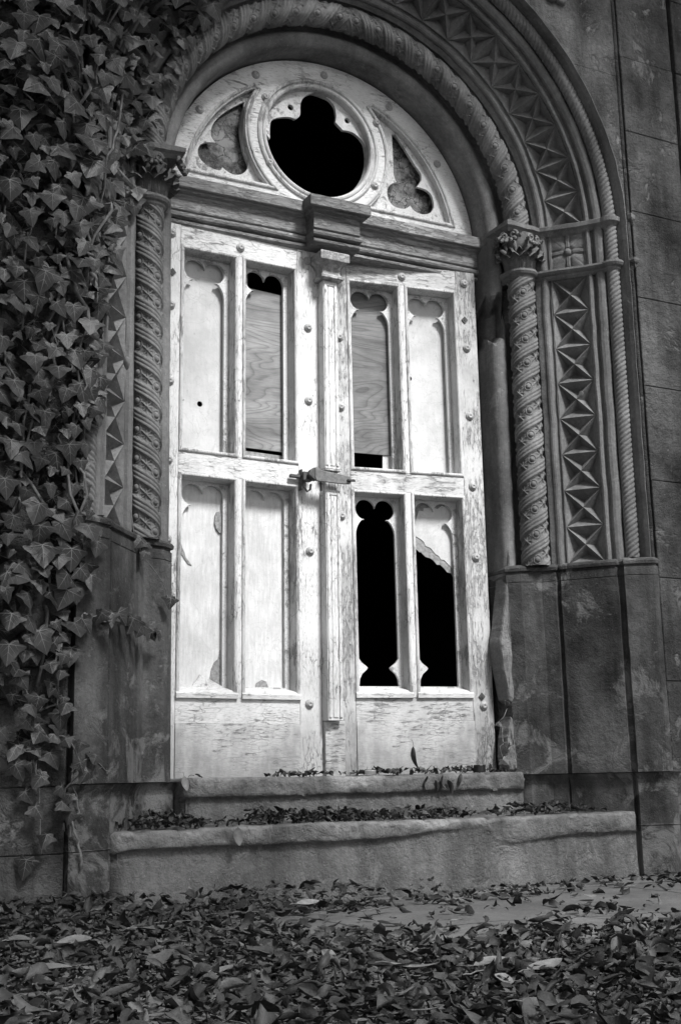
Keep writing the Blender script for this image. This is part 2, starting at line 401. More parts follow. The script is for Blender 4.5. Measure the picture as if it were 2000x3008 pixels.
def spiral(mb, c, r, L0, L1, pos, sgn, dz=.0024, nph=112, off=0, ph0=-200, ph1=40):
    nw = int((L1-L0)/dz); A = np.zeros((nw+1, nph+1, 3))
    for i in range(nw+1):
        w_ = L0+(L1-L0)*i/nw
        for j in range(nph+1):
            ph = radians(ph0+(ph1-ph0)*j/nph)
            h = relief(sgn*ph+off, w_, r=r)
            A[i, j] = pos(c[0]+(r+h)*cos(ph), c[1]+(r+h)*sin(ph), w_)
    mb.grid(A)
CC = (.873, -.181); CR = .053
cols = {}
for side in (1, -1):
    mb = MB(); spiral(mb, CC, CR if side < 0 else .0595, Z_PED-.005, Z_CAP0+.005, lambda s, y, w_: (side*s, y, w_), -1)
    cols[side] = mb.build('spiral_column', M['carved'], portal, smooth=True)
mb = MB(); RA = CC[0]
def posA(sd):
    return lambda s, y, w_: (sd*s*cos(w_/RA), y, ZC+s*sin(w_/RA))
for sd in (1, -1): spiral(mb, CC, CR, .03, RA*pi/2, posA(sd), -1, dz=.0028, nph=100)
mb.build('spiral_arch_roll', M['carved'], portal, smooth=True)

# rope mouldings
def rope(mb, c, r, L0, L1, pos, dz=.003, nph=30, sgn=1):
    nw = int((L1-L0)/dz); A = np.zeros((nw+1, nph+1, 3))
    for i in range(nw+1):
        w_ = L0+(L1-L0)*i/nw
        for j in range(nph+1):
            ph = radians(-230+260*j/nph); p = (w_/.0218+sgn*5*ph/(2*pi)) % 1
            h = .0065*(sin(pi*p)**.55)
            A[i, j] = pos(c[0]+(r+h)*cos(ph), c[1]+(r+h)*sin(ph), w_)
    mb.grid(A)
RC = sp(.270, -.006); RR = .0235
for side in (1, -1):
    mb = MB(); rope(mb, RC, RR, Z_PED-.01, ZC+.04, lambda s, y, w_: (side*s, y, w_), sgn=-1)
    mb.build('rope_shaft', M['carved'], portal, smooth=True)
mb = MB(); rr_ = RC[0]
for sd in (1, -1): rope(mb, RC, RR, .05, rr_*pi/2, (lambda sd: lambda s, y, w_: (sd*s*cos(w_/rr_), y, ZC+s*sin(w_/rr_)))(sd), sgn=-1)
mb.build('rope_arch_roll', M['carved'], portal, smooth=True)

# pedestals and plinths
PED = [(.757, .12), (.757, -.085), (.752, -.13), (.796, -.176), (.884, -.203), (.920, -.252), (.938, -.243), (.944, -.254), (.936, -.268), (1.084, -.455), (1.100, -.448), (1.110, -.462), (1.098, -.486), (1.146, -.516), (1.200, -.546), (1.226, -.546), (1.226, -.40)]
def offs(P, d):
    out = []
    for i, p in enumerate(P):
        a = P[max(i-1, 0)]; b = P[min(i+1, len(P)-1)]; tx, ty = b[0]-a[0], b[1]-a[1]; l = hypot(tx, ty)
        out.append((p[0]+ty/l*d, p[1]-tx/l*d))
    return out
for side in (1, -1):
    mb = MB()
    zs = [(-.002, .0), (.0, .0), (.40, .0), (.795, .0), (.797, -.003), (.800, .0), (.832, .0), (.836, -.006), (.842, -.006), (.846, .006), (.858, .008), (.866, .002), (.873, -.012), (.873, -.10)]
    A = []
    P0 = dens(PED, .03)
    zz = []
    for (z, d), (z2, d2) in zip(zs, zs[1:]):
        k = max(1, int((z2-z)/.03)); zz += [(z+(z2-z)*i/k, d+(d2-d)*i/k) for i in range(k)]
    zz.append(zs[-1])
    for z, d in zz:
        row = []
        for (s, y) in offs(P0, d):
            n = nz(s*7+side*5, y*7, z*7)*.0028; row.append((side*(s+n*.5), y-n, z))
        A.append(row)
    mb.grid(np.array(A)); mb.build('pedestal', M['pedestal'], portal)
    mb = MB(); A = []
    PL = offs(P0, .012)
    for z, d in [(-.45, 0), (-.3, 0), (-.21, 0), (-.208, .004), (-.206, 0), (-.12, 0), (-.045, 0), (-.030, .004), (-.006, .017), (-.004, .03)]:
        row = []
        for (s, y) in offs(PL, d):
            n = nz(s*7+side*5, y*7, z*7)*.003; row.append((side*(s+n*.5), y-n, z))
        A.append(row)
    mb.grid(np.array(A)); mb.build('plinth', M['pedestal'], portal)
    # string mouldings at the impost: lower ring and upper abacus band
    base = [(.80, -.06)]+arc(CC[0], CC[1], .066, 190, 330, 12)+[sp(-.045, .016), sp(.0, .018), sp(.157, .018), sp(.235, .02)]+arc(RC[0], RC[1], .040, 200, 330, 8)+[(1.222, -.548), (1.24, -.54)]
    base = dens(base, .03)
    def band(z0, prof, B, nm):
        mb = MB(); A = []
        for dz_, d in prof:
            row = []
            for (s, y) in offs(B, d):
                n = nz(s*12+side*5, y*12, (z0+dz_)*12)*.004; row.append((side*(s+n*.4), y-n, z0+dz_+n*.5))
            A.append(row)
        mb.grid(np.array(A)); return mb
    cp = thing('capital', '', '')  if 0 else None
    band(Z_CAP0, [(-.004, -.05), (-.004, -.012), (.006, -.004), (.014, -.002), (.020, .008), (.030, .014), (.040, .012), (.042, -.05)], base, '').build('impost_moulding', M['carved'], portal)
    top = [(.775, .0), (.762, -.03), (.762, -.262), (.90, -.252)]+[sp(-.045, .020), sp(.02, .018), sp(.157, .018), sp(.235, .022)]+arc(RC[0], RC[1], .042, 200, 330, 8)+[(1.222, -.552), (1.24, -.54)]
    top = dens(top, .03)
    band(2.372, [(-.002, -.05), (-.002, -.016), (.012, -.004), (.020, .008), (.038, .010), (.042, .004), (.043, -.08)], top, '').build('abacus_moulding', M['carved'], portal)
    # rosette panel between the mouldings
    mb = MB(); zc = 2.288; n = 46; A = np.zeros((n+1, n+1, 3))
    for i in range(n+1):
        for j in range(n+1):
            u = (i/n-.5)*.157; v = (j/n-.5)*.172; rr = hypot(u, v); th = atan2(v, u)
            dg = abs((th % (pi/2))-pi/4); ax_ = pi/4-dg; q_ = max(abs(u)/.0735, abs(v)/.082)
            h = -.012+.013*sqrt(max(0, 1-(dg/.60)**2))*min(1, max(0, (rr-.012)/.02))*(1-.35*q_**3)-.003*max(0, 1-dg/.05)
            if ax_*rr < .0085 and rr > .02: h = -.004+.005*abs(sin(ax_*rr/.0085*pi))*(1 if rr < .068 else .3)
            if rr < .017: h = -.002+sqrt(max(0, .017**2-rr*rr))*.8
            if abs(u) > .073 or abs(v) > .082: h = 0
            s, y = sp(.0785+u, h); A[i, j] = (side*s, y, zc+v)
    mb.grid(A); mb.build('rosette_panel', M['carved'], portal, smooth=True)
    # capital: bell, two tiers of curling leaves
    mb = MB(); cx, cy = side*CC[0], CC[1]
    mb.lathe([(.055, 2.195), (.056, 2.24), (.058, 2.30), (.064, 2.345), (.075, 2.38)], (cx, cy, 0), n=28)
    def frond(phi, z0, hgt, wd, r0, flare, curl, ribs=5):
        nu, nv = 17, 16; A = np.zeros((nv, nu, 3))
        for i in range(nv):
            v = i/(nv-1)
            for j in range(nu):
                u = j/(nu-1)*2-1
                wdt = wd*(.62+.55*v-.75*max(0, v-.7)**1.2)*(1+.16*sin(v*20)*abs(u))
                rib = .0050*abs(cos(u*pi*ribs/2))**.7*(1-.4*v)
                r = r0+flare*v**2+rib+.006*(1-u*u)
                tip = max(0, v-.66)/.34
                r += curl*tip**1.2*(1-.3*u*u); z = z0+hgt*(v-.34*tip**2)-abs(u)**1.5*hgt*.16*v
                A[i, j] = (cx+r*cos(phi+u*wdt/r), cy+r*sin(phi+u*wdt/r), z)
        mb.grid(A)
    for k in range(10): frond(radians(-212+k*25), 2.196, .106, .019, .058, .022, .032)
    for k in range(10): frond(radians(-199.5+k*25), 2.20, .138, .014, .057, .024, .026, 3)
    # curled acanthus rosettes under the abacus corners
    for (ax, ay, sc) in ((side*.776, -.250, 1.2), (side*.888, -.266, 1.05), (side*.780, -.145, 1.0)):
        dx, dy = (ax-cx), (ay-cy); l = hypot(dx, dy); dx /= l; dy /= l; tx, ty = -dy, dx
        def loc(a_, o_, z_): return (ax+tx*a_+dx*o_, ay+ty*a_+dy*o_, 2.345+z_)
        for sg in (-1, 1):
            pts = []; rad = []
            for q in range(26):
                t_ = q/25; an = pi*.5-t_*2.4*pi; rr = .0165*sc*(1-t_*.75); pts.append(loc(sg*(.018*sc+rr*cos(an)), .004+.012*t_, rr*sin(an)-.002)); rad.append(.0062*sc*(1-.35*t_))
            mb.tube(pts, rad, 7)
            for q, (aa, zz, ll) in enumerate(((.010, -.020, .032), (.026, -.016, .034), (.040, -.004, .026))):
                mb.tube([loc(sg*aa*.5*sc, -.006, zz*.2), loc(sg*aa*.8*sc, .006, zz*.9), loc(sg*aa*1.05*sc, .014, zz-.010), loc(sg*(aa+.003)*sc, .022, zz-.012*(1 if q < 2 else .2))], [.004*sc, .0078*sc, .0085*sc, .003], 7)
    for k in range(7):
        ph = radians(-215+k*38); r = .078; mb.tube([(cx+.060*cos(ph), cy+.060*sin(ph), 2.25), (cx+.068*cos(ph), cy+.068*sin(ph), 2.30), (cx+.084*cos(ph), cy+.084*sin(ph), 2.335), (cx+.092*cos(ph), cy+.092*sin(ph), 2.325)], [.005, .008, .009, .004], 7)
    cpo = mb.build('capital', M['carved'], portal, smooth=True)
    cpo.parent = portal

# ------------------------------------------------------------------ walls
wall = thing('chapel_wall', 'dark coursed ashlar sandstone wall around the arched doorway', 'wall')
RO = 1.2085
def block(mb, pts, y0=-.53, y1=-.25, e=.0009, bevel=.003):
    cx = sum(p[0] for p in pts)/len(pts); cz = sum(p[1] for p in pts)/len(pts)
    # shrink for the joint, chamfer the front
    def shr(d):
        out = []
        for p in pts:
            dx, dz = p[0]-cx, p[1]-cz; out.append((p[0]-math.copysign(min(d, abs(dx)), dx), p[1]-math.copysign(min(d, abs(dz)), dz)))
        return out
    a, b = shr(e), shr(e+bevel); n = len(pts); yj = y0+random.uniform(-.002, .002)
    vs = [(p[0], y1, p[1]) for p in a]+[(p[0], yj+bevel, p[1]) for p in a]+[(p[0], yj, p[1]) for p in b]
    fs = [(i, (i+1) % n, (i+1) % n+n, i+n) for i in range(n)]+[(i+n, (i+1) % n+n, (i+1) % n+2*n, i+2*n) for i in range(n)]
    tri = tessellate_polygon([[Vector((p[0], p[1], 0)) for p in b]])
    fs += [tuple(i+2*n for i in t) for t in tri]
    mb.add(vs, fs, tone=random.uniform(.25, .65)+max(0, (cz-2.2)*.16))
ZJ = [-.45, -.215, -.01, .36, .789, 1.207, 1.627, 2.031, 2.438, 2.828, 3.20, 3.58, 3.98, 4.4]
for side in (1, -1):
    mb = MB()
    for i in range(len(ZJ)-1):
        z0, z1 = ZJ[i], ZJ[i+1]
        xs = [1.242, 1.55] if side > 0 else [1.242, 1.75 if i % 2 else 1.55, 2.4]
        xs += [2.4+.55*k+(.27 if i % 2 else 0) for k in range(1 if side > 0 else 1, 5)]
        if side > 0: xs = [1.242, 1.552, 1.575]+[1.575+.5*k+(.25 if i % 2 else 0) for k in range(1, 6)]
        for a, b in zip(xs, xs[1:]):
            if side > 0 and abs(a-1.552) < 1e-6: continue
            block(mb, [(side*a, z0), (side*b, z0), (side*b, z1), (side*a, z1)], y0=-.53)
    mb.box(*sorted((side*1.20, side*4.5)), -.49, -.2, -.45, 4.4)
    mb.build('ashlar_courses', M['ashlar_b'], wall, tone=True)
    mb = MB()
    zl = [2.30, 2.62, 3.09, 3.58, 3.98, 4.4]
    for z0, z1 in zip(zl, zl[1:]):
        pts = []
        for k in range(15):
            z = z0+(z1-z0)*k/14; q = RO*RO-(z-ZC)**2
            x = sqrt(q) if q > 0 else 0.0
            if z < ZC: x = RO
            pts.append((side*max(x, .0), z))
        pts += [(side*1.2105, z1), (side*1.2105, z0)]
        o = [pts[0]]
        for p in pts[1:]:
            if hypot(p[0]-o[-1][0], p[1]-o[-1][1]) > 1e-4: o.append(p)
        n = len(o); vs = [(p[0], -.53, p[1]-(.002 if p[1] == z1 else 0)) for p in o]+[(p[0], -.40, p[1]) for p in o]
        tri = tessellate_polygon([[Vector((p[0], p[1], 0)) for p in o]])
        mb.add(vs, [tuple(t) for t in tri]+[(i, (i+1) % n, (i+1) % n+n, i+n) for i in range(n)], tone=random.uniform(.75, 1))
    mb.build('spandrel', M['ashlar_b'], wall, tone=True)
    mb = MB(); A = []
    pr = arc(1.2165, -.531, .0085, 180, 360, 8)+[(1.226, -.47), (1.243, -.47), (1.243, -.50)]
    sweep(mb, pr, zpath(.86, 4.4, side, .04), .001, 9); sweep(mb, [(1.224, -.53), (1.226, -.47), (1.243, -.47)], zpath(-.45, .87, side, .04), .001, 9)
    mb.build('shaft_moulding', M['ashlar'], wall)
# carved boss above the spandrel
mb = MB()
for k in range(4):
    a = pi/4+k*pi/2; mb.lathe([(.034, -.01), (.034, .012), (.026, .022), (.012, .016), (0, .012)], (.885+.036*cos(a), -.53, 3.42+.036*sin(a)), 'y', 18)
mb.build('quatrefoil_boss', M['carved'], wall, smooth=True)
# dark room behind the doors
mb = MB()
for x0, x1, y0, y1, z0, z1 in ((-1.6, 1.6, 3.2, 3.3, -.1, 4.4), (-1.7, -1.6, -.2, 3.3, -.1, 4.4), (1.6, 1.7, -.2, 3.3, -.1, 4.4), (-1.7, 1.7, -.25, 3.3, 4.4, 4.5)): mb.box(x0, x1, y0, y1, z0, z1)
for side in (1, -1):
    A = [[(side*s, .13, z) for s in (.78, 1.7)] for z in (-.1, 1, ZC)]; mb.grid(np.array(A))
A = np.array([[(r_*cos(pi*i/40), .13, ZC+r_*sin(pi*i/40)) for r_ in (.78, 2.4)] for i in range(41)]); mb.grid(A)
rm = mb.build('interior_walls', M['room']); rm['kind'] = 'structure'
mb = MB(); mb.box(-1.6, 1.6, .10, 3.2, -.12, -.005); fl_ = mb.build('interior_floor', M['room']); fl_['kind'] = 'structure'

# ------------------------------------------------------------------ steps
def step(name, x0, x1, ytop, yback, z0, z1, seed, lip, label):
    mb = MB(); nx = 260; prof = []
    # profile parameter list: (kind) top back -> front edge -> lip -> riser
    A = []
    for i in range(nx+1):
        u = i/nx; x = x0+(x1-x0)*u; row = []
        wear = nz(x*1.3, seed, 0)*.008+nz(x*6, seed, 2)*.0015
        e = max(0, 1-min(u, 1-u)/.02); rnd = .015+.006*nz(x*3, seed, 5)
        lipz, lipd = lip(x)
        def add(y, z, am=.003):
            n1 = nz(x*9, y*14+seed, z*22, 4)*am*1.1+nz(x*60, y*60, z*60, 3)*am*.9
            ch = nz(x*11+seed, 5, z*9); n1 -= max(0, ch-.32)*.03*(1 if am > .0045 or abs(z-z1) < .03 else .3)
            row.append((x+n1*.5+(x0+x1 > 9)*0, y-n1, z+n1*.8))
        top = z1+wear
        for k in range(7): add(yback+(ytop+rnd-yback)*k/6, top)
        for k in range(1, 7):
            a = pi/2*k/6; add(ytop+rnd*(1-sin(a)), top-rnd*(1-cos(a)))
        zl = z1-lipz
        for k in range(1, 5): add(ytop, (top-rnd)+(zl-(top-rnd))*k/4, .005)
        add(ytop+lipd*.35, zl-.004, .003); add(ytop+lipd*.9, zl-.010, .003); add(ytop+lipd, zl-.018, .003); add(ytop+lipd*.8, zl-.045, .004)
        for k in range(1, 8):
            q = k/7; add(ytop+lipd*(.8-.8*min(1, q*1.6))+.0, (zl-.045)+(z0-(zl-.045))*q, .004)
        if e > 0:                                      # pull the ends round
            cx_ = x0+.02*(x1-x0) if u < .5 else x1-.02*(x1-x0)
            row = [(p[0], p[1]+e*e*.035, p[2]-e*e*.012) for p in row]
        A.append(row)
    A = np.array(A); mb.grid(A)
    n = A.shape[1]; mb.f += [tuple(range(0, n)), tuple(range(nx*n, nx*n+n))]; mb.m += [0, 0]
    # close the ends back to the wall
    mb.t = []
    for i in range(nx+1):
        for j in range(n):
            x = x0+(x1-x0)*i/nx; pw = 1 if 5 <= j <= 13 else (.5 if j in (4, 14) else 0)
            mb.t.append(pw*max(0, min(1, .55+1.5*nz(x*4, seed, 7)-.06*abs(j-9))))
    o = mb.build(name, M['step_worn'], None, smooth=True, tone=True)
    return tag(o, label, 'step')
def lip1(x): return (.062+nz(x*2, 1, 1)*.005, .020)
def lip2(x):
    d = float(np.interp(x, [-1.1, -.1, .12, .32, .45, .75, 1.1], [.056, .058, .040, .030, .095, .072, .070]))+.003*nz(x*5, 2, 2)
    q = float(np.interp(x, [-1.1, -.1, .12, .32, .45, .75, 1.1], [.025, .024, .012, .004, .008, .018, .018]))
    return (d, q)
step('stone_step', -.735, .735, -.240, .14, -.20, .006, 3.3, lip1, 'upper worn stone step under the white doors with a dirt-darkened lip')
step('stone_step', -1.074, 1.082, -.505, -.15, -.52, -.155, 8.1, lip2, 'lower and longer worn stone step with leaves heaped along its back')
mb = MB()
mb.box(-.725, .725, -.215, .2, -.3, -.02); mb.box(-1.055, 1.055, -.475, -.2, -.5, -.18)
for sx in (-1, 1): pass
cr = mb.build('step_core', M['step']); tag(cr, 'rough stone bedding behind the two worn door steps', 'step core'); 
# ------------------------------------------------------------------ ground
xs = np.concatenate([np.linspace(-40, -4, 10), np.linspace(-3.6, 3.6, 150), np.linspace(4, 40, 10)])
ys = np.concatenate([np.linspace(-40, -5, 10), np.linspace(-4.6, .0, 110), np.linspace(.5, 40, 8)])
A = np.zeros((len(xs), len(ys), 3))
def gz(x, y):
    near = abs(x) < 3.7 and y > -4.7
    z = -.402+(nz(x*1.3, y*1.3, 0)*.012+nz(x*9, y*9, 0)*.003 if near else 0)
    z += -.022*max(0, 1-abs(x-.1)/.6)*max(0, 1-abs(y+.55)/.5)
    return z
for i, x in enumerate(xs):
    for j, y in enumerate(ys): A[i, j] = (x, y, gz(x, y))
def groundmat():
    m, t, b, N, L = newmat('flagged_ground'); v = coords(t, N, L, (1, 1, 1))
    br = N('TexBrick'); br.inputs['Scale'].default_value = 1.0; br.inputs['Brick Width'].default_value = 1.3; br.inputs['Row Height'].default_value = .75
    br.inputs['Mortar Size'].default_value = .006; br.inputs['Color1'].default_value = g3(1); br.inputs['Color2'].default_value = g3(.85); br.inputs['Mortar'].default_value = g3(.15); L(v, br.inputs[0])
    n1 = noi(N, L, v, 3.5, 6, .7); n2 = noi(N, L, v, 90, 4, .7)
    c = mth(N, L, 'MULTIPLY', mth(N, L, 'MULTIPLY', ramp(N, L, n1, [(.3, .6), (.7, 1.3)]), ramp(N, L, n2, [(.3, .75), (.7, 1.25)])), .15)
    c = mth(N, L, 'MULTIPLY', c, br.outputs['Color'])
    L(c, b.inputs['Base Color']); b.inputs['Roughness'].default_value = .9
    bump(N, L, b, mth(N, L, 'ADD', n2, mth(N, L, 'MULTIPLY', br.outputs['Fac'], -3)), .003); return m
mb = MB(); mb.grid(A); o = mb.build('ground', groundmat(), smooth=True); o['kind'] = 'structure'

# ------------------------------------------------------------------ generic joinery helpers
def loop_sweep(mb, poly, prof, cx=None, cz=None):
    """poly: closed list (x,z); prof: list (inward offset d, y). Mitred."""
    n = len(poly); ar = sum(poly[i][0]*poly[(i+1) % n][1]-poly[(i+1) % n][0]*poly[i][1] for i in range(n))
    sg = 1 if ar > 0 else -1; A = np.zeros((n, len(prof), 3))
    for i in range(n):
        a, b, c = poly[i-1], poly[i], poly[(i+1) % n]
        def nrm(p, q):
            dx, dz = q[0]-p[0], q[1]-p[1]; l = hypot(dx, dz) or 1; return (-dz/l*sg, dx/l*sg)
        n1, n2 = nrm(a, b), nrm(b, c); mx, mz = n1[0]+n2[0], n1[1]+n2[1]; l2 = mx*mx+mz*mz
        k = 2/max(l2, .6)
        for j, (d, y) in enumerate(prof): A[i, j] = (b[0]+mx*k*d, y, b[1]+mz*k*d)
    mb.grid(A, cu=True)
def circ(cx, cz, r, n=48, a0=0, a1=360): return [(cx+r*cos(radians(a0+(a1-a0)*i/n)), cz+r*sin(radians(a0+(a1-a0)*i/n))) for i in range(n if a1-a0 == 360 else n+1)]
def bolt(parent, x, z, y=0, worn=False, diamond=False):
    mb = MB()
    if diamond:
        r = .0155; mb.plate([(x-r, z), (x, z-r*1.1), (x+r, z), (x, z+r*1.1)], [], y-.005, y+.002)
        mb.plate([(x-r*.4, z), (x, z-r*.45), (x+r*.4, z), (x, z+r*.45)], [], y-.007, y-.0045)
        return mb.build('square_bolt', M['rust'], parent)
    mb.lathe([(.0185, .0), (.0185, .004), (.0165, .0065), (.0125, .0075), (.0115, .0105), (.009, .0125), (.0035, .0125), (.0025, .0095), (0, .0095)], (x, y, z), 'y', 20)
    return mb.build('bolt_head', M['bolt'], parent, smooth=True)

# ------------------------------------------------------------------ transom and fanlight
fan = thing('fanlight', 'white peeling semicircular fanlight with broken trefoil roundel between two cusped side panes', 'fanlight')
CZ = ZC; FR = .750; IR = .648; RCx, RCz = -.038, 2.733; RO2 = .352
def pane(side):
    pts = []; zr = 2.482
    cxx = -.008
    a = math.asin((zr-CZ)/IR); k = 40
    arcp = []
    for i in range(200):
        th = a+(pi/2-a)*i/199; x, z = cxx+side*IR*cos(th), CZ+IR*sin(th)
        if hypot(x-RCx, z-RCz) < RO2: break
        if i % 8 == 0: arcp.append((x, z))
    x, z = arcp[-1]; t1 = atan2(z-RCz, (x-RCx)*side)
    t0 = -math.asin((RCz-zr)/RO2)
    # roundel arc from the top junction down to the rail on this side
    rp = []
    for i in range(22):
        th = t1+(t0-t1)*i/21; rp.append((RCx+side*RO2*cos(th), RCz+RO2*sin(th)))
    return arcp+rp
PL_, PR_ = pane(-1), pane(1)
mb = MB(); outer = [(FR*cos(pi*i/72), CZ+FR*sin(pi*i/72)) for i in range(73)]; outer = [(FR, 2.36)]+outer+[(-FR, 2.36)]
mb.plate(outer, [PL_, PR_, circ(RCx, RCz, .262)], 0, .06)
mb.build('fanlight_frame', M['pn'] if 0 else M['px'], fan)
BD = [(-.020, .0005), (-.019, -.006), (-.014, -.009), (-.009, -.007), (-.007, -.002), (-.003, -.001), (.0, .002), (.004, .012), (.006, .055)]
for P_ in (PL_, PR_):
    mb = MB(); loop_sweep(mb, P_, BD); mb.build('pane_bead', M['pzw'], fan, smooth=False)
mb = MB(); loop_sweep(mb, circ(RCx, RCz, .262, 72), [(-.034, .0005), (-.033, -.007), (-.027, -.011), (-.020, -.010), (-.016, -.003), (-.012, -.001), (-.008, -.008), (-.001, -.010), (.005, -.006), (.009, .004), (.010, .05)])
mb.build('roundel_bead', M['pzw'], fan)
HL=[(-0.381, 2.859), (-0.386, 2.794), (-0.391, 2.696), (-0.387, 2.629), (-0.363, 2.587), (-0.368, 2.547), (-0.397, 2.517), (-0.435, 2.509), (-0.468, 2.521), (-0.482, 2.532), (-0.496, 2.514), (-0.538, 2.519), (-0.575, 2.54), (-0.593, 2.573), (-0.584, 2.608), (-0.556, 2.629), (-0.514, 2.638), (-0.533, 2.663), (-0.531, 2.701), (-0.514, 2.739), (-0.472, 2.788), (-0.424, 2.828)]
HR=[(0.351, 2.879), (0.353, 2.807), (0.354, 2.725), (0.355, 2.675), (0.367, 2.645), (0.334, 2.624), (0.317, 2.585), (0.326, 2.547), (0.352, 2.522), (0.406, 2.521), (0.437, 2.544), (0.455, 2.523), (0.499, 2.513), (0.544, 2.53), (0.564, 2.565), (0.555, 2.615), (0.526, 2.639), (0.476, 2.644), (0.5, 2.68), (0.499, 2.716), (0.469, 2.751), (0.417, 2.822), (0.37, 2.883)]
HC=[(-0.263, 2.711), (-0.259, 2.79), (-0.234, 2.816), (-0.194, 2.832), (-0.164, 2.838), (-0.139, 2.834), (-0.116, 2.859), (-0.113, 2.915), (-0.092, 2.955), (-0.051, 2.983), (-0.02, 2.988), (0.026, 2.972), (0.057, 2.942), (0.064, 2.898), (0.06, 2.867), (0.096, 2.837), (0.143, 2.838), (0.185, 2.815), (0.21, 2.78)]
def subdiv(P, cusps=()):
    # smooth by Catmull-Rom except at sharp corners
    n = len(P); out = []
    for i in range(n):
        p0, p1, p2, p3 = P[i-1], P[i], P[(i+1) % n], P[(i+2) % n]
        if i in cusps: p0 = p1
        if (i+1) % n in cusps: p3 = p2
        for q in range(3):
            t = q/3
            out.append(tuple(.5*((2*p1[k])+(-p0[k]+p2[k])*t+(2*p0[k]-5*p1[k]+4*p2[k]-p3[k])*t*t+(-p0[k]+3*p1[k]-3*p2[k]+p3[k])*t**3) for k in (0, 1)))
    return out
mb = MB(); mb.plate(PL_, [subdiv(HL, (0, 4, 9, 16))], .030, .044); mb.build('tracery', M['pn'], fan)
mb = MB(); mb.plate(PR_, [subdiv(HR, (0, 4, 10, 17, 22))], .030, .044); mb.build('tracery', M['pn'], fan)
hc = subdiv(HC, (0, 5, 13, 14, 15, 18))[:-3]
hc = [(x, z) for x, z in hc if hypot(x-RCx, z-RCz) < .2585]
hc += [(RCx+.2585*cos(radians(a)), RCz+.2585*sin(radians(a))) for a in range(8, -190, -6)]
mb = MB(); mb.plate(circ(RCx, RCz, .2665, 72), [hc, circ(-.162, 2.885, .014, 14), circ(.119, 2.889, .014, 14)], .026, .042); mb.build('roundel_tracery', M['pn'], fan)
for P_ in (PL_, PR_):
    mb = MB(); mb.plate(P_, [], .064, .068); mb.build('glass_pane', M['glass'], fan)
for x, z in ((-.597, 2.755), (-.339, 2.982), (-.007, 3.067), (.323, 2.992), (.57, 2.764), (-.294, 2.886), (.254, 2.896), (-.277, 2.582), (.236, 2.585)): bolt(fan, x, z)

tr = thing('transom', 'dark bare-wood moulded transom beam with projecting centre block between fanlight and doors', 'transom')
def trprof(o):   # (y,z) ; o = extra projection
    return [(.03, 2.425), (-.056-o, 2.410), (-.060-o, 2.406), (-.060-o, 2.362), (-.056-o, 2.358), (-.044-o, 2.357), (-.040-o, 2.350), (-.026-o, 2.343), (-.020-o, 2.330), (-.018-o, 2.320), (-.018-o, 2.280),
            (-.014-o, 2.276), (-.006-o, 2.274), (-.006-o, 2.270), (-.020-o, 2.268), (-.028-o, 2.262), (-.030-o, 2.254), (-.027-o, 2.246), (-.016-o, 2.241), (-.004-o, 2.240), (-.004-o, 2.236), (-.012-o, 2.234), (-.017-o, 2.228), (-.016-o, 2.220), (-.008-o, 2.213), (.004, 2.210), (.05, 2.210)]
w0 = trprof(0); b0 = trprof(.078)
def hwid(y): return .110+max(0, (-.098-y))*.85
def rows(xsd, prof, miter=False):
    mb = MB()
    A = np.array([[(x, y, z+nz(x*5, y*9, z*30)*.0012) for (y, z) in prof] for x in xsd]); mb.grid(A); return mb
mb = rows(np.linspace(-.756, -.105, 30), w0); mb.grid(np.array([[(x, y, z+nz(x*5, y*9, z*30)*.0012) for (y, z) in w0] for x in np.linspace(.09, .756, 30)]))
mb.build('transom_moulding', M['tran'], tr)
mb = MB(); A = []
def br_(sx, wl, prof):
    row = []
    for (yw, z), (yb, _) in zip(w0, b0):
        y = yw if wl else yb; row.append((-.008+sx*hwid(yb), y, z))
    return row
A = [br_(-1, True, 0), br_(-1, False, 0), br_(1, False, 0), br_(1, True, 0)]; mb.grid(np.array(A))
mb.build('transom_block', M['tran_dark'], tr, bev=0)

# ------------------------------------------------------------------ door leaves
def uni(cx, zt, zb, cl=True, crr=True, bot=None, cuspc=True):
    """outline of a lobed window opening: two lobes over a round-shouldered body"""
    r = .0445; zl = zt-r; c = .0435; hb = .0885; pts = []
    zc_ = zl-.112
    def half(sg, cusp):
        p = [(0, zl+.006)]
        last = -78 if cusp else 0
        for k in range(0, 19):
            a = 168+(last-168)*k/18; p.append((c+r*cos(radians(a)), zl+r*sin(radians(a))))
        if cusp:
            p.append((.049, zl-.0445))
            for k in range(0, 9):
                a = 52-52*k/8; p.append((hb*cos(radians(a)), zc_+.002+hb*sin(radians(a))))
        return [(cx+sg*x, z) for x, z in p]
    R_ = half(1, crr); L_ = half(-1, cl)
    out = R_[:]
    def low(sg, typ):
        if typ == 'lobe':
            q = [(hb, zb+.115)]
            q += [(hb-.012, zb+.098), (.056, zb+.083), (.050, zb+.076), (.056, zb+.068), (.075, zb+.052), (.086, zb+.030), (hb, zb+.008), (hb, zb)]
        elif typ == 'cusp':
            q = [(hb, zb+.05), (.084, zb+.024), (.070, zb+.008), (.050, zb+.001), (.030, zb+.006), (.014, zb+.022), (.002, zb+.044)]
        else: q = [(hb, zb)]
        return [(cx+sg*x, z) for x, z in q]
    bl, brr = (bot or (None, None))
    out += low(1, brr)+low(-1, bl)[::-1] + L_[:0:-1]
    return out
WIN = {'bead': [(-.001, .0005), (.0, -.004), (.004, -.0065), (.009, -.0065), (.013, -.003), (.0145, .003), (.015, .012), (.0165, .016), (.0165, .092)]}
BH = {'lu': (-.1365+.0005, -.0105), }
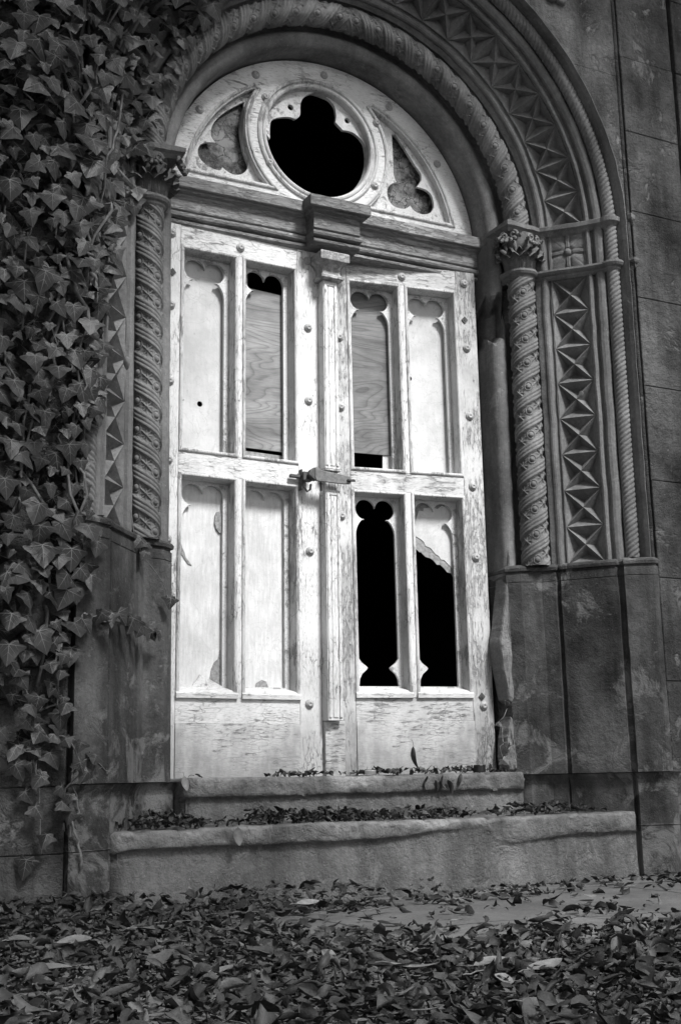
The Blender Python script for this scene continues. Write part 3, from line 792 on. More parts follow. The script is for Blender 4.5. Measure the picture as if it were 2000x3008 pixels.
def leaf(name, label, O, U, N_, W_, a0, inner, specs, extra):
    root = thing(name, label, 'door leaf', group=None)
    o = Vector(O)+Vector(U)*a0
    root.matrix_world = Matrix(((U[0], N_[0], W_[0], o.x), (U[1], N_[1], W_[1], o.y), (U[2], N_[2], W_[2], o.z), (0, 0, 0, 1)))
    TH = .055; il, ir = inner
    def part(nm, x0, x1, z0, z1, mat, y0=0, bev=.002):
        mb = MB(); mb.box(x0, x1, y0, TH, z0, z1); return mb.build(nm, mat, root, bev=bev)
    part('stile', il, -.2635, .006, 2.236, extra['sl']); part('stile', .2635, ir, .006, 2.236, extra['sr'])
    rx = extra['rx']; part('top_rail', -.2625, .2625, 2.1385, 2.236, rx, .0006); part('lock_rail', -.2625, .2625, 1.1905, 1.2755, rx, .0006)
    part('bottom_rail', -.2625, .2625, .222, .319, rx, .0006); part('kick_board', -.2625, .2625, .006, .2215, M['pk'], -.004)
    for z0, z1 in ((1.276, 2.138), (.3195, 1.190)): part('mullion', -.0098, .0098, z0, z1, M['pz'], .0004, .0015)
    for key, (xa, xb, z0, z1, low) in dict(u1=(-.262, -.0105, 1.276, 2.138, 0), u2=(.0105, .262, 1.276, 2.138, 0), l1=(-.262, -.0105, .320, 1.190, 1), l2=(.0105, .262, .320, 1.190, 1)).items():
        sp_ = specs[key]; cx = (xa+xb)/2
        mb = MB(); P_ = [(xa, z0), (xb, z0), (xb, z1), (xa, z1)]
        loop_sweep(mb, P_, WIN['bead']); f = mb.build('window_frame', M['reveal_w'] if 0 else M['pzw'], root)
        zb = z0+.0165
        if low:
            mb = MB(); A = np.array([[(x, y, z) for (y, z) in ((.0, z0-.004), (-.011, z0-.003), (-.012, z0+.014), (-.008, z0+.019), (.012, z0+.030), (.086, z0+.050), (.086, z0))] for x in (xa-.001, xb+.001)])
            mb.grid(A); n_ = 7; mb.f += [tuple(range(7)), tuple(range(7, 14))]; mb.m += [0, 0]; mb.build('sill', M['px'], f); zb = z0+.047
        zt = z1-.0165-.010
        ph = uni(cx, zt, zb+.001, *sp_['tr'])
        mb = MB(); mb.plate([(xa+.014, zb-.01 if not low else z0+.01), (xb-.014, zb-.01 if not low else z0+.01), (xb-.014, z1-.012), (xa+.014, z1-.012)], [ph], .056, .071)
        mb.build('tracery', M['pn'], f)
        for bd in sp_['boards']:
            mb = MB(); pts, holes, mat, yy, th = bd
            pts = [(cx+x, z) for x, z in pts]; mb.plate(pts, [[(cx+x, z) for x, z in h] for h in holes], yy, yy+th)
            mb.build('infill_board', M[mat], f)
    return root
full = [(-.112, 1.285), (.112, 1.285), (.112, 2.128), (-.112, 2.128)]; fullL = [(-.112, .33), (.112, .33), (.112, 1.182), (-.112, 1.182)]
def jag(a, b, n, amp, sd):
    r = random.Random(sd); out = []
    for i in range(n+1):
        t = i/n; out.append((a[0]+(b[0]-a[0])*t+(r.uniform(-amp, amp) if 0 < i < n else 0), a[1]+(b[1]-a[1])*t+(r.uniform(-amp, amp) if 0 < i < n else 0)))
    return out
# left leaf
Lspec = dict(
 u1=dict(tr=(True, True), boards=[(full, [circ(-.004, 1.505, .0118, 18), circ(-.076, 1.512, .0032, 10)], 'board', .084, .006)]),
 u2=dict(tr=(True, False), boards=[([(-.112, 1.345), (.112, 1.345), (.112, 2.035), (-.112, 2.045)], [], 'ply', .080, .008), ([(-.112, 1.285), (.112, 1.285), (.112, 1.33), (-.112, 1.335)], [], 'edge', .090, .006), ([(-.112, 2.0), (-.063, 2.0), (-.063, 2.128), (-.112, 2.128)], [], 'board', .090, .004)]),
 l1=dict(tr=(True, False, ('cusp', None)), boards=[(fullL, [], 'board2', .076, .006), ([(.048, .372), (.044, .40), (.050, .435), (.062, .462), (.078, .475), (.086, .51), (.10, .51), (.10, .36), (.06, .362)], [], 'edge', .0735, .0022), ([(-.090, .932), (-.083, .925), (-.076, .905), (-.066, .885), (-.062, .868), (-.048, .852), (-.036, .838), (-.052, .842), (-.066, .860), (-.080, .880), (-.086, .905)], [], 'edge', .0725, .003), ([(.060, 1.045), (.066, 1.060), (.078, 1.063), (.090, 1.04), (.094, .985), (.080, .975), (.066, .99), (.058, 1.015)], [], 'edge', .068, .006)]),
 l2=dict(tr=(False, False, None), boards=[(fullL, [], 'board2', .076, .006), ([(-.035, .366), (-.03, .385), (-.008, .398), (.012, .392), (.022, .366)], [], 'edge', .070, .004)]))
Rspec = dict(
 u1=dict(tr=(True, True), boards=[([(-.112, 1.375), (.112, 1.372), (.112, 2.128), (-.112, 2.128)], [], 'ply2', .080, .008), ([(.052, 1.285), (.10, 1.285), (.10, 1.374), (.056, 1.374)], [], 'board', .086, .004)]),
 u2=dict(tr=(True, True), boards=[(full, [circ(-.078, 1.735, .0105, 16)], 'board', .084, .006)]),
 l1=dict(tr=(True, True, ('lobe', 'lobe')), boards=[]),
 l2=dict(tr=(False, True, ('lobe', None)), boards=[(jag((-.112, .985), (.112, .838), 14, .007, 3)+[(.112, 1.182), (-.112, 1.182)], [], 'edge', .078, .003), (jag((-.085, 1.02), (.112, .868), 14, .006, 5)+[(.112, 1.182)]+jag((.06, 1.155), (-.06, 1.130), 8, .012, 6)+[(-.075, 1.09)], [], 'board', .0755, .0023)]))
LL = leaf('door_leaf', 'left white peeling door leaf carrying the fluted centre post, all four windows boarded', (-2.33244, -.043, 0), (.99973, .02251, -.00644), (-.0225, .99975, .0019), (.00648, -.00176, .99998), 1.903, (-.362, .362), Lspec, dict(sl=M['pz'], sr=M['pz'], rx=M['px']))
RL = leaf('door_leaf', 'right white peeling door leaf, sagging, with two black broken-out lower windows', (-2.33244, .39, 0), (.99029, -.13903, .00009), (.13903, .99029, .00046), (-.00015, -.00045, 1), 2.726, (-.372, .357), Rspec, dict(sl=M['pzr'], sr=M['pzr'], rx=M['pxr']))
for root in (LL, RL):
    left = root is LL; hs = -1 if left else 1
    for z in (2.18, 1.872, 1.555, 1.235, .920): bolt(root, hs*.304, z)
    for z in ((2.18, 1.878, 1.557, .918) if left else (1.549, 1.863)): bolt(root, -hs*(.312 if left else .302), z)
    bolt(root, 0, 2.178, .0006)
    bolt(root, hs*.299, 2.005 if not left else 2.013, diamond=True)
    if not left: bolt(root, .303, .322, diamond=True); bolt(root, .311, .284); bolt(root, -.308, 1.074)
    else: bolt(root, .303, .302)
# raised weather board joint under the bottom rail
for root in (LL, RL):
    mb = MB(); mb.box(-.262, .262, -.0045, .01, .2195, .2235)
# centre post on the left leaf
def post(z0, z1, hi=True):
    mb = MB(); xa, xb, yf = .3605, .4285, -.050; mb.box(xa, xb, yf, .03, z0, z1)
    for x0, x1 in ((xa+.004, xa+.016), (xb-.016, xb-.004)): mb.box(x0, x1, yf-.005, yf+.001, z0+.012, z1-.012)
    mb.box(xa+.0165, xb-.0165, yf-.0045, yf+.001, z1-.022, z1-.012)
    mb.box(xa+.0235, xb-.0235, yf-.0035, yf+.001, z0+.012, z1-.026)
    return mb.build('centre_post', M['pz'], LL, bev=.0016)
post(.236, 1.172); pu = post(1.262, 2.084)
mb = MB(); mb.box(.368, .420, -.040, .03, 1.1725, 1.2615); mb.box(.357, .432, -.056, .03, 1.252, 1.2585); mb.build('post_neck', M['pzw'], LL, bev=.002)
mb = MB(); mb.box(.3635, .452, -.020, .03, .006, .2345); mb.build('post_base', M['pk'], LL, bev=.003)
mb = MB(); A = []
for z, hw_, yf in ((2.0845, .030, -.045), (2.085, .048, -.070), (2.090, .054, -.078), (2.100, .054, -.078), (2.106, .048, -.070), (2.112, .043, -.063), (2.125, .042, -.062), (2.138, .046, -.067), (2.150, .054, -.079), (2.158, .064, -.095), (2.161, .068, -.100), (2.166, .069, -.101), (2.196, .069, -.101), (2.200, .064, -.097), (2.2005, .0, -.03)):
    A.append([(.3945-hw_, .03, z), (.3945-hw_, yf, z), (.3945+hw_, yf, z), (.3945+hw_, .03, z)])
mb.grid(np.array(A)); mb.build('post_capital', M['pcap'], pu)

# iron strap with hasp across the post
st = thing('iron_strap', 'rusty iron strap and hasp bolted across the middle of the centre post', 'iron strap')
mb = MB(); mb.plate([(-.116, 1.180), (.000, 1.178), (.036, 1.180), (.040, 1.190), (.036, 1.212), (-.02, 1.219), (-.095, 1.226), (-.113, 1.240), (-.121, 1.236), (-.123, 1.196)], [], -.078, -.066)
mb.build('strap', M['iron'], st, bev=.002)
mb = MB(); mb.box(-.162, -.118, -.050, -.012, 1.186, 1.222); mb.box(-.208, -.165, -.026, -.006, 1.200, 1.213); mb.box(-.163, -.156, -.030, -.004, 1.150, 1.236)
mb.plate([(-.150, 1.205), (-.118, 1.181), (-.112, 1.238), (-.126, 1.236), (-.142, 1.225)], [], -.074, -.050)
mb.build('hasp', M['rust'], st, bev=.003)
mb = MB(); mb.tube([(-.155, -.03, 1.190), (-.152, -.034, 1.160), (-.140, -.036, 1.142), (-.126, -.034, 1.152), (-.121, -.03, 1.175)], .0045, 8); mb.build('hook', M['rust'], st, smooth=True)
mb = MB(); mb.tube([(.022, -.082, 1.193), (.05, -.080, 1.196), (.062, -.07, 1.197)], [.006, .006, .004], 8); mb.build('pin', M['rust'], st, smooth=True)

# broken stone at the foot of the right reveal
mb = MB(); fr = [(.772, .95), (.760, .84), (.738, .72), (.722, .62), (.706, .545), (.714, .44), (.728, .36), (.738, .305), (.765, .286), (.792, .292), (.790, .42), (.786, .60), (.780, .80)]
def lump(pts, y0, y1, amp, sd):
    xs_ = [p[0] for p in pts]; zs_ = [p[1] for p in pts]; cx = sum(xs_)/len(pts); cz = sum(zs_)/len(pts); n = len(pts); mb = MB(); A = []
    P2 = []
    for i in range(n):
        a, b = pts[i], pts[(i+1) % n]; k = max(1, int(hypot(a[0]-b[0], a[1]-b[1])/.012))
        P2 += [(a[0]+(b[0]-a[0])*q/k, a[1]+(b[1]-a[1])*q/k) for q in range(k)]
    for q, (sc, y) in enumerate(((1, y1), (1, y0+.010), (.93, y0+.002), (.75, y0), (.5, y0), (.25, y0), (.02, y0))):
        row = []
        for (x, z) in P2:
            xx, zz = cx+(x-cx)*sc, cz+(z-cz)*sc; nn = (nz(xx*14+sd, zz*9, 1, 4)*1.2+nz(xx*60+sd, zz*60, 3, 4)*.5)*amp
            row.append((xx+nn*.5, y+nn, zz))
        A.append(row)
    mb.grid(np.array(A), cv=True); return mb
tag(lump(fr, -.135, -.05, .006, 2).build('stone_fragment', M['raw'], None), 'long pale wedge of broken stone standing between the right door and the carved jamb', 'stone fragment')
tag(lump([(.716, .15), (.738, .235), (.756, .225), (.748, .15), (.760, .05), (.755, .012), (.718, .012), (.708, .07)], -.14, -.07, .012, 5).build('stone_fragment', M['raw'], None), 'small broken stone chip at the foot of the right door beside the dark gap', 'stone fragment')

# ------------------------------------------------------------------ tin and black cap on the upper step
t = thing('tea_light_tin', 'small shiny open tin on the upper step below the right door', 'tin', (.035, -.19, .008))
mb = MB(); mb.lathe([(0, .001), (.021, .001), (.0215, .016), (.0225, .0165), (.0215, .0175), (.0205, .016), (.020, .003), (0, .003)], (0, 0, 0), n=28); mb.build('tin_cup', M['tin'], t, smooth=True)
mb = MB(); mb.tube([(-.0225+.0*i, 0, 0) if 0 else (.023*cos(a), .023*sin(a)*.9, .017+.004*sin(a)) for a in np.linspace(0, pi, 9) for i in (0,)], .0009, 5); mb.build('rim', M['rust'], t)
t = thing('black_cap', 'short black cylindrical cap on the upper step beside the right jamb', 'cap', (.552, -.165, .008))
mb = MB(); mb.lathe([(0, .001), (.024, .001), (.0245, .004), (.0245, .029), (.0235, .031), (.020, .031), (.019, .024), (0, .024)], (0, 0, 0), n=28); mb.build('cap_body', M['black'], t, smooth=False)

# ------------------------------------------------------------------ ivy
LFH = [(0, .05), (.06, .13), (.15, .19), (.29, .22), (.35, .14), (.37, .06), (.46, .055), (.56, .035), (.655, -.02), (.59, -.12), (.48, -.20), (.385, -.27), (.345, -.37), (.26, -.50), (.13, -.68), (0, -.84)]
OUT = [(x, z) for x, z in LFH]+[(-x, z) for x, z in LFH[-2:0:-1]]
VN = [((0, .02), (0, -.82)), ((0, .02), (.58, -.015)), ((0, .02), (-.58, -.015)), ((0, .02), (.24, .165)), ((0, .02), (-.24, .165)), ((0, -.28), (.20, -.46)), ((0, -.28), (-.20, -.46)), ((.22, .005), (.38, -.19)), ((-.22, .005), (-.38, -.19)), ((0, -.02), (.26, -.32)), ((0, -.02), (-.26, -.32))]
def ivy_leaf(mb, pos, size, tilt, yaw, roll, tone, fold=.25, droop=.25, lob=1.0, petiole=True, stem_mb=None):
    sx = size*random.uniform(.88, 1.15); asym = random.uniform(-.12, .12); w1, w2_ = random.uniform(-.05, .05), random.uniform(0, 6)
    def shp(x, z, up=0):
        x = x*(1+asym*(1 if x > 0 else -1)); lx = x*(lob if abs(x) > .3 else 1)
        y = fold*abs(x)+droop*(z*z)*.5+w1*sin(6*x+w2_)*.8-up+.04*sin(9*z+w2_)*x
        return Vector((lx*sx, y*size, z*size))
    R = Matrix.Rotation(yaw, 3, 'Z') @ Matrix.Rotation(tilt, 3, 'X') @ Matrix.Rotation(roll, 3, 'Y')
    P = Vector(pos)
    def T(x, z, up=0): return P+R@shp(x, z, up)
    n = len(OUT); ctr = T(0, -.05)
    mid = [T(x*.55, (z+.05)*.55-.05) for x, z in OUT]; rim = [T(x, z) for x, z in OUT]
    mb.add([ctr]+mid+rim, [(0, i+1, (i+1) % n+1) for i in range(n)]+[(i+1, i+1+n, (i+1) % n+1+n, (i+1) % n+1) for i in range(n)], mi=0, tone=tone)
    for q, ((x0, z0), (x1, z1)) in enumerate(VN):
        w0_ = .014 if q < 5 else .007; d = hypot(x1-x0, z1-z0); nx_, nz_ = -(z1-z0)/d, (x1-x0)/d; vs = []
        K = 4
        for k in range(K+1):
            t_ = k/K; ww = w0_*(1-t_*.8)
            for s_ in (-1, 1): vs.append(T(x0+(x1-x0)*t_+nx_*ww*s_, z0+(z1-z0)*t_+nz_*ww*s_, .012))
        mb.add(vs, [(2*k, 2*k+1, 2*k+3, 2*k+2) for k in range(K)], mi=1, tone=tone)
    if stem_mb is not None:
        a = T(0, 0, 0); b = a+Vector((random.uniform(-.02, .02), .035, random.uniform(.01, .05)))
        stem_mb.tube([a, (a+b)/2+Vector((0, -.004, .006)), b], .0011, 4)
IV = [(3.6, -.42), (3.3, -.50), (3.1, -.60), (2.846, -.74), (2.686, -.815), (2.534, -.87), (2.392, -.90), (2.249, -.94), (2.174, -.925), (2.037, -1.030), (1.904, -1.050), (1.772, -1.085), (1.642, -1.105), (1.461, -1.105), (1.34, -1.12), (1.219, -1.136), (1.098, -1.168), (.979, -1.205), (.868, -1.175), (.757, -1.16), (.643, -1.181), (.531, -1.224), (.422, -1.231), (.315, -1.225), (.209, -1.237), (.105, -1.269), (.001, -1.265), (-.151, -1.273), (-.4, -1.3)]
def xb(z): return float(np.interp(z, [p[0] for p in IV[::-1]], [p[1] for p in IV[::-1]]))
def ysurf(x, z):
    s = abs(x)
    if z > ZC: s = hypot(x, z-ZC)
    if s > 1.225: return -.53
    if s < .95: return -.24
    return float(np.interp(s, [.95, .985, 1.10, 1.19, 1.225], [-.23, -.263, -.385, -.49, -.53]))-(.05 if z < .87 else 0)
ivy = thing('ivy_plant', 'dense dark ivy covering the wall and left jamb of the doorway', 'ivy')
fm = MB(); pts = []; tries = 0
def fullness(z): return float(np.interp(z, [-.4, -.1, .1, .3, .5, .7, 4], [.02, .12, .22, .45, .8, 1, 1]))
while len(pts) < 1500 and tries < 60000:
    tries += 1; z = random.uniform(-.25, 3.75); x = random.uniform(-2.55, xb(z)+.0)
    md = .042
    if random.random() > fullness(z)*(1.0 if z > .5 or x > -1.42 else .5): continue
    if any(abs(x-p[0]) < md and abs(z-p[1]) < md and hypot(x-p[0], z-p[1]) < md for p in pts): continue
    pts.append((x, z))
for x, z in pts:
    edge = max(0, xb(z)-x); th = min(.12, .02+edge*.35)*min(1, fullness(z)+.15)
    y = ysurf(x, z)-.02-th*random.uniform(.6, 1.25)
    size = random.choice((.034, .046, .055, .062, .070, .080, .092))*random.uniform(.92, 1.1)*(.85 if z < .4 else 1)
    tn = min(1, max(0, random.gauss(.62, .2)))
    if random.random() < .03: tn = 1; size *= .7
    ivy_leaf(fm, (x, y, z+.02), size, radians(random.gauss(-14, 14)), radians(random.gauss(6, 16)), radians(random.gauss(-4, 19)), tn, random.uniform(.0, .20), random.uniform(.0, .5), random.uniform(.75, 1.1))
for k in range(2200):                                  # inner layers; shade in the gaps put into a darker leaf tone
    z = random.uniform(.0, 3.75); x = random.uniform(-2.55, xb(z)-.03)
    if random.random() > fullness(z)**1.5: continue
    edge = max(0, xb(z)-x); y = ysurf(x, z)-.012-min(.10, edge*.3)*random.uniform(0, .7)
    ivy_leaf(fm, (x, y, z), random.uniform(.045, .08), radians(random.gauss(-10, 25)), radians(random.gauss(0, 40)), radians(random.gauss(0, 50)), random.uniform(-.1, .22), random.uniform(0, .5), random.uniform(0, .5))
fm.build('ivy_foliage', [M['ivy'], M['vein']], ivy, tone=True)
def wander(p0, p1, n, amp, sd):
    r = random.Random(sd); out = []
    for i in range(n+1):
        t_ = i/n; e = sin(pi*t_)
        out.append(tuple(p0[k]+(p1[k]-p0[k])*t_+(nz(t_*4+sd, k*7, sd)*amp*(.3+e)) for k in range(3)))
    return out
for k in range(26):
    x = random.uniform(-1.8, -1.2); z = random.uniform(.2, 2.6)
    sm = MB(); sm.tube(wander((x, -.56, z), (x+random.uniform(-.15, .2), -.57, z+random.uniform(.5, 1.1)), 16, .08, k), random.uniform(.003, .007), 5); sm.build('stem', M['stem'], ivy, smooth=True)
# bare and sparsely leaved trailing shoots on the plinth
def shoot(name, label, path, rad, leaves, mat='stem_pale', size=.05):
    t_ = thing(name, label, 'ivy shoot'); a = MB(); n = len(path)
    a.tube(path, [rad*(1-.5*i/(n-1)) for i in range(n)], 6)
    for i in range(2, n-1, 4):
        p = Vector(path[i]); a.tube([p, p+Vector((random.uniform(-.03, .03), -.006, random.uniform(-.01, .03)))], rad*.4, 4)
    a.build('shoot_stem', M[mat], t_, smooth=True)
    if leaves:
        f_ = MB()
        for q in range(leaves):
            i = int((n-1)*(q+.5)/leaves); p = path[i]; s_ = -1 if q % 2 else 1
            ivy_leaf(f_, (p[0]+s_*random.uniform(.006, .024), p[1]-.018, p[2]+random.uniform(-.005, .012)), size*random.uniform(.75, 1.2), radians(random.gauss(-15, 15)), radians(random.gauss(0, 25)), radians(s_*random.uniform(5, 45)), random.uniform(.5, .85), random.uniform(.1, .5), random.uniform(.1, .5))
        f_.build('shoot_leaves', [M['ivy'], M['vein']], t_, tone=True)
    return t_
shoot('ivy_shoot', 'thick pale bare ivy stem climbing the plinth left of the lower step', wander((-1.20, -.565, -.26), (-1.235, -.565, .06), 14, .02, 3), .0045, 0)
shoot('ivy_shoot', 'thin pale hanging ivy stem tapering to a point on the left wall', wander((-1.345, -.565, .08), (-1.322, -.565, -.21), 12, .012, 5), .0024, 3)
shoot('ivy_shoot', 'leafy trailing ivy stem running down to the litter left of the steps', wander((-1.30, -.575, .45), (-1.235, -.575, -.16), 22, .05, 7), .004, 20, 'stem', .052)
shoot('ivy_shoot', 'second leafy ivy strand hanging over the left plinth', wander((-1.42, -.58, .40), (-1.33, -.575, .0), 18, .04, 17), .0035, 13, 'stem', .055)
shoot('ivy_shoot', 'curved pale ivy twig arching over the left plinth joint', [(-1.235+.155*t_, -.57+.09*t_, .035+.040*sin(pi*min(1, t_*1.15))) for t_ in np.linspace(0, 1, 14)], .0028, 1)
shoot('ivy_shoot', 'leafy ivy sprig stretching right across the left jamb pedestal', [(-1.206, -.56, .511), (-1.16, -.55, .53), (-1.118, -.535, .534), (-1.06, -.48, .545), (-1.007, -.42, .544), (-.95, -.34, .53), (-.907, -.29, .521), (-.86, -.25, .515), (-.816, -.23, .494)], .003, 13, 'stem', .060)
shoot('ivy_shoot', 'thin ivy runner crossing the left column base to a single leaf by the door', [(-.969, -.30, .944), (-.955, -.29, .88), (-.941, -.27, .829), (-.91, -.255, .80), (-.889, -.25, .774), (-.85, -.24, .735), (-.824, -.235, .703), (-.805, -.22, .67), (-.793, -.21, .645)], .0022, 0, 'stem')
t_ = thing('ivy_shoot', 'small cluster of ivy leaves at the top of the left column pedestal', 'ivy shoot'); f_ = MB()
for (x, y, z, s_) in ((-.925, -.285, .845, .05), (-.90, -.275, .835, .042), (-.905, -.28, .80, .045)): ivy_leaf(f_, (x, y, z), s_, radians(-10), radians(random.uniform(-20, 20)), radians(random.uniform(-40, 40)), .6)
f_.build('shoot_leaves', [M['ivy'], M['vein']], t_, tone=True)
t_ = thing('ivy_leaf', 'single dark ivy leaf hanging against the left edge of the left door', 'leaf'); f_ = MB()
ivy_leaf(f_, (-.785, -.215, .65), .052, radians(-5), 0, radians(8), .2); f_.build('leaf_blade', [M['ivy'], M['vein']], t_, tone=True)
shoot('ivy_shoot', 'pale twisted tendril in the crack beside the right door bottom', wander((.700, -.155, .30), (.655, -.155, .02), 12, .03, 23), .0022, 4, 'stem_pale', .035)

# ------------------------------------------------------------------ dry leaves
def dry(mb, pos, L_, W_, curl, bend, twist, R, tone, nu=7, nv=5, cr_=0):
    s1, s2 = random.uniform(0, 6.3), random.uniform(0, 6.3)
    A = np.zeros((nu, nv, 3))
    for i in range(nu):
        u = i/(nu-1); wv = W_*.5*(sin(pi*u**.85)**.75+.02)*(1+cr_*.35*sin(u*11+s2))
        for j in range(nv):
            v = j/(nv-1)*2-1; th = v*curl; rr = wv/max(curl, .05)
            y = rr*sin(th); z = rr*(1-cos(th))
            x = L_*(u-.5)*(1-.10*cr_*v*v*sin(s1+v)); zz = z+bend*L_*((u-.5)**2*4-.3)+cr_*W_*.16*(sin(u*7+s1+v*2)+sin(u*13+s2-v*3.3)*.6)
            c, s_ = cos(twist*(u-.5)), sin(twist*(u-.5)); A[i, j] = (x, y*c-zz*s_, y*s_+zz*c)
    A = A.reshape(-1, 3)@np.array(R).T+np.array(pos)
    mb.grid(A.reshape(nu, nv, 3), tone=tone)
def rot(ya, pi_, ro): return Matrix.Rotation(ya, 3, 'Z')@Matrix.Rotation(pi_, 3, 'Y')@Matrix.Rotation(ro, 3, 'X')
camI = cam.matrix_world.inverted()
def vis(x, y, z):
    p = camI@Vector((x, y, z)); return p.z < -.3 and abs(p.x/-p.z) < .42 and -.48 < p.y/-p.z
def tone_(): 
    r = random.random(); return random.uniform(.02, .35) if r < .70 else (random.uniform(.35, .6) if r < .93 else random.uniform(.6, 1))
def cover(x, y):
    n = nz(x*2.1+4, y*2.1, 1)+.5*nz(x*6, y*6, 3)
    e1 = x+.88-.22*nz(y*2, 0, 0)                       # bare flagstones right of this line
    if e1 > 0 and -1.84+.2*nz(x*3, 0, 4) < y < -1.0+.08*nz(x*5, 3, 4): return .05+.6*max(0, n-.15)+.5*max(0, 1-e1/.18)
    if x > -.28 and y >= -1.05 and y < -.62: return .10+.7*max(0, n)
    if y >= -1.05 and x > -.62: return .62+.3*n
    if y > -.62 and x > -.35: return .35 if x < .75 else .8
    return 1
lit = MB(); n = 0
while n < 13500:
    x = random.uniform(-2.9, 2.2); y = -.5-2.7*random.random()**.9
    if not vis(x, y, -.4): continue
    n += 1
    c = cover(x, y)
    if random.random() > c: continue
    if y > -.56 and -1.08 < x < 1.08: continue
    big = random.random(); L_ = random.uniform(.018, .042) if big < .60 else (random.uniform(.042, .062) if big < .93 else random.uniform(.062, .085))
    depth = .038 if c >= 1 else .012
    if y > -.75 and x < .1: depth = .065
    R = rot(random.uniform(0, 2*pi), random.gauss(0, .32), random.gauss(0, .4)+(pi if random.random() < .4 else 0))
    dry(lit, (x, y, gz(x, y)+.006+random.random()**1.3*depth), L_, L_*random.uniform(.25, .65), abs(random.gauss(.85, .7))+.06, random.gauss(0, .14), random.gauss(0, 1.1), R, tone_(), cr_=random.uniform(.2, 1.2) if big < .7 else random.uniform(.1, .6))
lo = lit.build('leaf_litter', M['litter'], None, smooth=True, tone=True); tag(lo, 'dark curled dry leaves strewn thickly over the flagstones in front of the steps', 'leaf litter', kind='stuff')
tw = MB()
for k in range(60):
    x = random.uniform(-2.2, 1.6); y = random.uniform(-2.9, -.56)
    if not vis(x, y, -.4): continue
    a = random.uniform(-.5, .5)+(pi/2 if random.random() < .15 else 0); l = random.uniform(.04, .13); zz = gz(x, y)+.02+random.random()*.02
    tw.tube(wander((x, y, zz), (x+l*cos(a), y+l*sin(a), zz+random.uniform(-.004, .006)), 6, .0035, k*3.1), random.uniform(.0008, .0015), 5)
tag(tw.build('twig_litter', M['stem'], None, smooth=True), 'thin pale leaf stalks and twigs lying among the dead leaves', 'twigs', kind='stuff')
# soil wedge under the litter at the wall foot
def pile(label, x0, x1, yf, yb, z0, n, dens_fn, hmax, nm='leaf_pile', Lr=(.025, .06)):
    mb = MB()
    for k in range(n):
        x = random.uniform(x0, x1); d = dens_fn(x)*max(.12, min(1, .62+1.1*nz(x*4.5, z0*9, 3)))
        if random.random() > d: continue
        v = random.random(); y = yf+(yb-yf)*v
        R = rot(random.uniform(0, 2*pi), random.gauss(0, .5), random.gauss(0, .6))
        L_ = random.uniform(*Lr)
        dry(mb, (x, y, z0+.006+random.random()*hmax*(.35+.65*v)*d), L_, L_*random.uniform(.3, .55), abs(random.gauss(.9, .5))+.06, random.gauss(0, .15), random.gauss(0, 1.4), R, tone_(), cr_=random.uniform(.4, 1.5))
    return tag(mb.build(nm, M['litter'], None, smooth=True, tone=True), label, 'leaf litter', kind='stuff')
pile('drift of dead leaves heaped along the back of the lower step', -1.05, .98, -.475, -.27, -.150, 1250, lambda x: float(np.interp(x, [-1.05, -.95, -.3, .0, .5, .80, .95], [.6, 1, .85, .6, .7, .6, .1])), .05)
pile('thin scatter of dead leaves in the gap below the doors on the upper step', -.66, .72, -.16, -.06, .008, 420, lambda x: float(np.interp(x, [-.66, -.5, -.35, .0, .25, .5, .72], [.1, .08, .55, .5, .95, .9, .5])), .03, Lr=(.02, .05))
# leaves hanging over the lip of the upper step
protoL = None
def fallen(label, pos, L_, W_, R, tn, curl=.25, bend=.05, twist=.2, grp='large pale fallen leaves', mat='pale', stalk=True, nm='fallen_leaf'):
    t_ = thing(nm, label, 'leaf', group=grp); mb = MB(); dry(mb, pos, L_, W_, curl, bend, twist, R, tn, 13, 7)
    mb.build('leaf_blade', M[mat], t_, smooth=True, tone=True)
    if stalk:
        a = Vector(pos)+R@Vector((-L_*.5, 0, bend*L_*.7)); d = R@Vector((-L_*.28, 0, 0)); b = MB(); b.tube([a, a+d*.5+Vector((0, 0, .002)), a+d], .0011, 5); b.build('leaf_stalk', M['stem_pale'], t_)
    return t_
big = [((-1.226, -1.333), .105, .055, .25, 'big smooth grey leaf lying flat left of the lower step', .1),
 ((-.849, -.60), .055, .035, 1.9, 'pale leaf standing on edge at the foot of the lower step, left half', .9),
 ((-.634, -1.003), .080, .028, .1, 'broad pale leaf in front of the middle of the lower step', .9),
 ((-.439, -1.10), .120, .026, .35, 'long narrow pale leaf just right of the middle of the lower step', .85),
 ((-.851, -2.295), .085, .040, -.3, 'pale flat leaf in the foreground centre among dark litter', .55),
 ((-.822, -2.426), .090, .040, .1, 'pale oval leaf at the lower edge of the foreground, right of centre', .5),
 ((-.956, -2.482), .060, .036, .9, 'small pale leaf near the bottom edge at the centre', .6),
 ((-1.008, -2.25), .100, .026, -.6, 'curled pale leaf in the foreground left of centre', .45),
 ((-1.555, -1.293), .060, .045, .2, 'rounded grey leaf at the far left of the litter', .2),
 ((-1.655, -1.935), .095, .030, -.35, 'slim grey leaf low at the far left', .3),
 ((-1.356, -2.096), .110, .032, .5, 'leaf with curved midrib in the left foreground', .4),
 ((-1.022, -2.695), .085, .034, -.2, 'dim grey leaf at the very bottom of the foreground', .15),
 ((-.525, -2.416), .050, .040, .3, 'round pale leaf at the right of the foreground', .45),
 ((-.440, -1.514), .040, .032, .8, 'small pale leaf on the bare flagstone right of centre', .9),
 ((-1.463, -1.443), .085, .040, -.5, 'twisted light leaf left of the big smooth grey leaf', .5),
 ((.121, -1.371), .060, .026, -.2, 'light leaf on the flagstone at the right', .7),
 ((.307, -1.139), .060, .030, .2, 'light leaf on the flagstone beneath the right end of the lower step', .6),
 ((.75, -.72), .110, .030, .7, 'long curled leaf at the right foot of the lower step', .4)]
